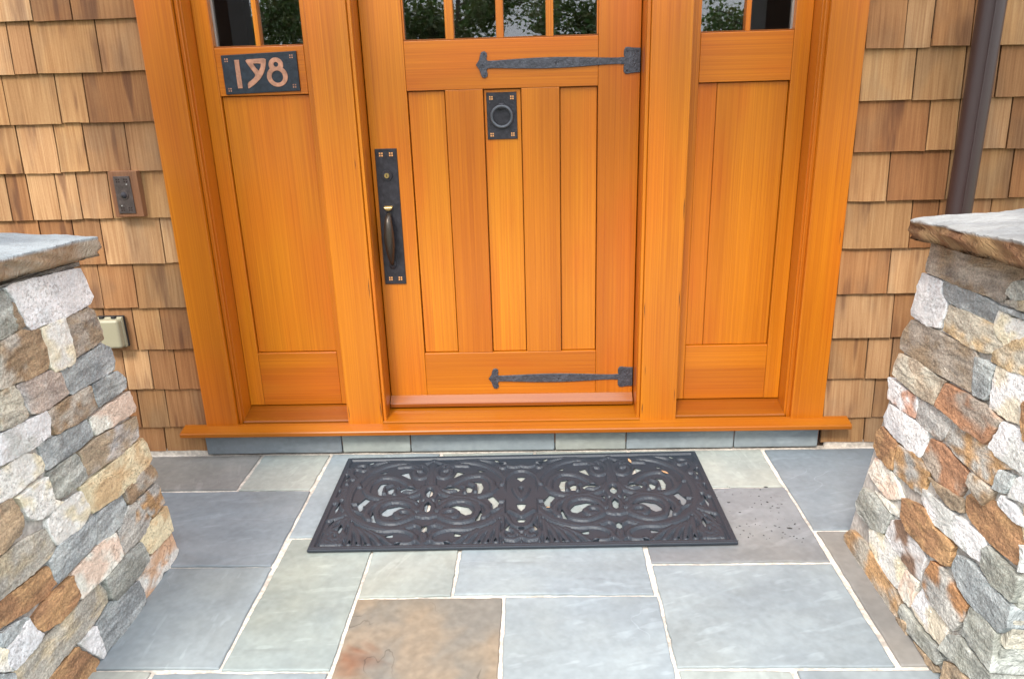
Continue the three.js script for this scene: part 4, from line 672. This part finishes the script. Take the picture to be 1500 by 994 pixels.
// ---------------------------------------------------------------- rubber mat
{
  const t = thing('door_mat', 'black rubber scrollwork door mat lying on the flagstones', 'door mat', [.047, .003, .392]);
  t.rotation.y = .0183;
  const HW = .7235, HD = .3255, axis = v => -.352 + .035 * v;
  const segs = []; for (const [w, P] of matStrokes) { const C = new THREE.CatmullRomCurve3(P.map(([x, y]) => new THREE.Vector3(x, y, 0))), q = C.getPoints(P.length * 3); let l = 0; for (let i = 1; i < q.length; i++) segs.push([q[i - 1].x, q[i - 1].y, q[i].x, q[i].y, w / 2]); }
  const cell = .05, bins = new Map(); segs.forEach((s, i) => { for (let a = Math.floor((Math.min(s[0], s[2]) - .05) / cell); a <= Math.floor((Math.max(s[0], s[2]) + .05) / cell); a++) for (let b = Math.floor((Math.min(s[1], s[3]) - .05) / cell); b <= Math.floor((Math.max(s[1], s[3]) + .05) / cell); b++) { const k = a * 1000 + b; if (!bins.has(k)) bins.set(k, []); bins.get(k).push(s); } });
  const stroke = (u, v) => { let best = 0; for (const s of bins.get(Math.floor(u / cell) * 1000 + Math.floor(v / cell)) || []) { const dx = s[2] - s[0], dy = s[3] - s[1], tt = clamp(((u - s[0]) * dx + (v - s[1]) * dy) / (dx * dx + dy * dy || 1e-9)), d = Math.hypot(u - s[0] - dx * tt, v - s[1] - dy * tt); const w = s[4] * 1.02 + .002; if (d < w) { const r = d / w, h = Math.sqrt(Math.max(0, 1 - r ** 6)) * (1 - .35 * Math.exp(-(((r - .55) / .12) ** 2))); if (h > best) best = h; } } return best; };
  const hole = (u, v) => { let m = 1; for (const P of matHoles) { if (Math.abs(u - P[0][0]) > .12 || Math.abs(v - P[0][1]) > .12) continue; let inside = false, d = 1; for (let i = 0, j = P.length - 1; i < P.length; j = i++) { const a = P[j], b = P[i], dx = b[0] - a[0], dy = b[1] - a[1], q = clamp(((u - a[0]) * dx + (v - a[1]) * dy) / (dx * dx + dy * dy)); d = Math.min(d, Math.hypot(u - a[0] - dx * q, v - a[1] - dy * q)); if ((b[1] > v) !== (a[1] > v) && u < (a[0] - b[0]) * (v - b[1]) / (a[1] - b[1]) + b[0]) inside = !inside; } m = Math.min(m, inside ? -d : d); } return m + .0008; };
  const nx = 500, nz = 226, F = new Float32Array((nx + 1) * (nz + 1)), Hh = new Float32Array((nx + 1) * (nz + 1));
  for (let j = 0; j <= nz; j++) for (let i = 0; i <= nx; i++) {
    const u = lerp(-HW, HW, i / nx), v = lerp(-HD, HD, j / nz), U = -Math.abs(u), W = 2 * axis(v) - U, k = j * (nx + 1) + i, e = Math.min(HW - Math.abs(u), HD - Math.abs(v));
    const inMed = U < -.06; const f = Math.min(hole(U, v), inMed && W < -.3 ? hole(W, v) : 1), h = Math.max(stroke(U, v), inMed ? stroke(W, v) : 0);
    F[k] = e < .014 ? .01 : f; Hh[k] = e < .014 ? .0115 * Math.sqrt(clamp((e + .003) / .006)) : .0045 + .0082 * h;
  }
  const pos = [], ix = [], vid = new Map(); const V = (key, x, y, z) => { if (vid.has(key)) return vid.get(key); pos.push(x, y, z); const n = pos.length / 3 - 1; vid.set(key, n); return n; };
  const X = i => lerp(-HW, HW, i / nx), Zz = j => lerp(-HD, HD, j / nz), K = (i, j) => j * (nx + 1) + i;
  for (let j = 0; j < nz; j++) for (let i = 0; i < nx; i++) {
    const c = [[i, j], [i, j + 1], [i + 1, j + 1], [i + 1, j]], ring = [];
    for (let q = 0; q < 4; q++) { const a = c[q], b = c[(q + 1) % 4], fa = F[K(...a)], fb = F[K(...b)]; if (fa > 0) ring.push(['v' + K(...a), X(a[0]), Hh[K(...a)], Zz(a[1]), 0]);
      if (fa > 0 !== fb > 0) { const tt = fa / (fa - fb), ka = Math.min(K(...a), K(...b)), kb = Math.max(K(...a), K(...b)); ring.push([`e${ka}_${kb}`, lerp(X(a[0]), X(b[0]), tt), lerp(Hh[K(...a)], Hh[K(...b)], tt) * .9, lerp(Zz(a[1]), Zz(b[1]), tt), 1]); } }
    if (ring.length < 3) continue; const id = ring.map(r => V(r[0], r[1], r[2], r[3])); for (let q = 2; q < id.length; q++) ix.push(id[0], id[q - 1], id[q]);
    for (let q = 0; q < ring.length; q++) { const a = ring[q], b = ring[(q + 1) % ring.length]; if (a[4] && b[4]) { const a0 = V(a[0] + 'w', a[1], a[2], a[3]), b0 = V(b[0] + 'w', b[1], b[2], b[3]), a1 = V(a[0] + 'b', a[1], 0, a[3]), b1 = V(b[0] + 'b', b[1], 0, b[3]); ix.push(a0, a1, b0, b0, a1, b1); } }
  }
  const g = new THREE.BufferGeometry(); g.setAttribute('position', new THREE.Float32BufferAttribute(pos, 3)); const uv = []; for (let i = 0; i < pos.length; i += 3) uv.push(pos[i], pos[i + 2]); g.setAttribute('uv', new THREE.Float32BufferAttribute(uv, 2)); g.setIndex(ix); g.computeVertexNormals();
  const m = new THREE.Mesh(g, M.rubber); m.name = 'scrollwork'; m.castShadow = m.receiveShadow = true; t.add(m);
  const bar = (a, b, c, d) => { const q = new RoundedBoxGeometry(b - a, .0115, d - c, 2, .004); q.translate((a + b) / 2, .0057, (c + d) / 2); const o = new THREE.Mesh(q, M.rubber); o.name = 'rim'; o.castShadow = o.receiveShadow = true; t.add(o); };
  bar(-HW - .008, HW + .008, -HD - .008, -HD + .006); bar(-HW - .008, HW + .008, HD - .006, HD + .008); bar(-HW - .008, -HW + .006, -HD + .006, HD - .006); bar(HW - .006, HW + .008, -HD + .006, HD - .006);
}
// small dry leaves caught in the mat
for (const [x, z, a, s, label] of [[.487, .135, .4, .014, 'tan dry leaf scrap caught at the far edge of the mat'], [.615, .235, 1.2, .015, 'orange dry leaf scrap lying inside a mat opening'], [.148, .487, 2.1, .009, 'tiny dry leaf scrap on the mat between its two medallions']]) {
  const sh = new THREE.Shape(); sh.moveTo(0, -s); sh.quadraticCurveTo(s * .8, -s * .2, s * .1, s); sh.quadraticCurveTo(-s * .7, s * .1, 0, -s);
  const g = new THREE.ExtrudeGeometry(sh, { depth: .0008, bevelEnabled: false, curveSegments: 6 }); g.rotateX(-Math.PI / 2 + .25); g.rotateY(a); g.translate(x, .0195, z);
  const t = new THREE.Mesh(g, M.litter); t.name = numbered('dry_leaf'); t.userData = { label, category: 'leaf' }; t.castShadow = t.receiveShadow = true; scene.add(t);
}
{ // crumbs of soil on the flagstone beside the mat
  const gs = []; for (let i = 0; i < 70; i++) { const s = rr(.0008, .0024) * (rnd() < .1 ? 2 : 1), g = new THREE.IcosahedronGeometry(s, 0); g.scale(1, .5, 1 + rnd() * 2); g.rotateY(rnd() * 6); g.translate(.8 + rr(-.02, .22) , .0012, .42 + rr(-.1, .28)); gs.push(g); }
  const m = new THREE.Mesh(mergeGeometries(gs), M.dirt); m.name = 'soil_crumbs'; m.userData = { kind: 'stuff', label: 'dark soil crumbs on the flagstone beside the mat', category: 'soil' }; scene.add(m);
}

// ---------------------------------------------------------------- the porch and garden behind the camera, mirrored in the glass and the varnish
function column(x0, x1, z0, z1, y, label) {
  const t = thing('porch_column', label, 'column', [(x0 + x1) / 2, y, (z0 + z1) / 2], 'porch columns');
  part(t, 'shaft', boxG(x0 + .02, x1 - .02, y + .08, 2.98, z0 + .02, z1 - .02, .006), M.columnWood); part(t, 'plinth', boxG(x0, x1, y, y + .08, z0, z1, .006), M.columnWood);
}
column(-1.82, -1.44, 1.02, 1.4, 1.147, 'dark square porch column standing on the doorbell side pier');
column(1.32, 1.70, 1.1, 1.45, 1.138, 'dark square porch column standing on the downspout side pier');
{
  const t = thing('porch_beam', 'dark timber beam resting across the two porch columns', 'beam', [0, 2.98, 1.25]);
  part(t, 'beam', boxG(-2.0, 2.0, 2.981, 3.2, 1.12, 1.38, .006, 'x'), M.columnWood);
}
{
  const t = thing('house_upper_wall', 'plain boarded house wall above the door frame', 'wall', [0, 2.46, -.1]);
  part(t, 'boarding', boxG(-3, 3, 2.621, 4.2, -.2, -.02, .004, 'x'), M.ceilingWood); part(t, 'header', boxG(-1.19, 1.19, 2.461, 2.62, -.2, -.02, .004, 'x'), M.ceilingWood);
}
{ // dark hallway behind the glass
  const t = structure('hallway', 'unlit hallway behind the door', [0, 0, -1.5]);
  part(t, 'floor', boxG(-1.9, 1.9, -.1, 0, -2.8, -.21, .002, 'x'), M.hall); part(t, 'ceiling', boxG(-1.9, 1.9, 2.7, 2.8, -2.8, -.21, .002, 'x'), M.hall); part(t, 'back_wall', boxG(-1.9, 1.9, 0, 2.7, -2.9, -2.8, .002), M.hall);
  part(t, 'side_wall', boxG(-2, -1.9, -.1, 2.8, -2.9, -.21, .002), M.hall); part(t, 'side_wall', boxG(1.9, 2, -.1, 2.8, -2.9, -.21, .002), M.hall);
}
const leafShape = (() => { const g = new THREE.BufferGeometry(); g.setAttribute('position', new THREE.Float32BufferAttribute([0, 0, 0, .5, .1, .35, 0, -.06, 1, -.5, .1, .35], 3)); g.setIndex([0, 1, 2, 0, 2, 3]); g.computeVertexNormals(); return g; })();
function tree(x, z, h, r, n, label) {
  const t = thing('garden_tree', label, 'tree', [x, -.32, z], 'trees in the garden facing the door'), gs = [];
  const limb = (a, b, r0, r1) => { const d = new THREE.Vector3().subVectors(b, a), g = new THREE.CylinderGeometry(r1, r0, d.length(), 7); g.translate(0, d.length() / 2, 0); g.applyQuaternion(new THREE.Quaternion().setFromUnitVectors(new THREE.Vector3(0, 1, 0), d.normalize())); g.translate(a.x, a.y, a.z); gs.push(g); };
  const top = new THREE.Vector3(rr(-.3, .3), h * .75, rr(-.3, .3)); limb(new THREE.Vector3(), top, .14, .04); const tips = [];
  for (let i = 0; i < 26; i++) { const k = rr(.16, .95), a = top.clone().multiplyScalar(k), th = rnd() * 6.283, L = r * rr(.5, 1.05) * (1.1 - .5 * Math.abs(k - .5)), b = a.clone().add(new THREE.Vector3(Math.cos(th) * L, rr(.1, .6) * L, Math.sin(th) * L)); limb(a, b, .035, .01); for (let q = 0; q < 5; q++) tips.push(a.clone().lerp(b, .35 + .16 * q).add(new THREE.Vector3(rr(-.2, .2), rr(-.2, .2), rr(-.2, .2)))); }
  const tr = new THREE.Mesh(mergeGeometries(gs), M.bark); tr.name = 'trunk'; tr.castShadow = true; t.add(tr);
  const m = new THREE.InstancedMesh(leafShape, M.leaf, n), o = new THREE.Object3D(), c = new THREE.Color(); m.name = 'crown'; m.userData.kind = 'stuff'; m.castShadow = true;
  for (let i = 0; i < n; i++) { const p = tips[Math.floor(rnd() * tips.length)], s = .34 * r / 2; o.position.set(p.x + (rnd() + rnd() - 1) * s, p.y + (rnd() + rnd() - 1) * s, p.z + (rnd() + rnd() - 1) * s); o.rotation.set(rnd() * 6, rnd() * 6, rnd() * 6); const k = rr(.05, .11); o.scale.set(k * .7, k, k); o.updateMatrix(); m.setMatrixAt(i, o.matrix); m.setColorAt(i, c.setRGB(rr(.6, 1.3), rr(.75, 1.25), rr(.5, 1))); }
  t.add(m);
}
for (const [x, z, h, r, n, label] of [[-4.6, 11, 4.0, 1.9, 15000, 'leafy garden tree beyond the doorbell side of the porch'], [-1.4, 12.5, 4.6, 2.1, 22000, 'dense garden tree facing the handle side of the door'], [1.6, 11.5, 4.2, 2.1, 20000, 'dense garden tree facing the hinge side of the door'], [4.6, 12, 3.7, 1.8, 11000, 'lighter garden tree beyond the downspout side of the porch'], [-8.6, 13, 4.6, 2.4, 5000, 'wide garden tree farthest from the doorbell'], [8.4, 13, 4.6, 2.4, 5000, 'wide garden tree farthest from the downspout']]) tree(x, z, h, r, n, label);

scene.traverse(o => { if (o.isMesh) { o.castShadow = true; o.receiveShadow = true; } });
renderer.render(scene, camera);
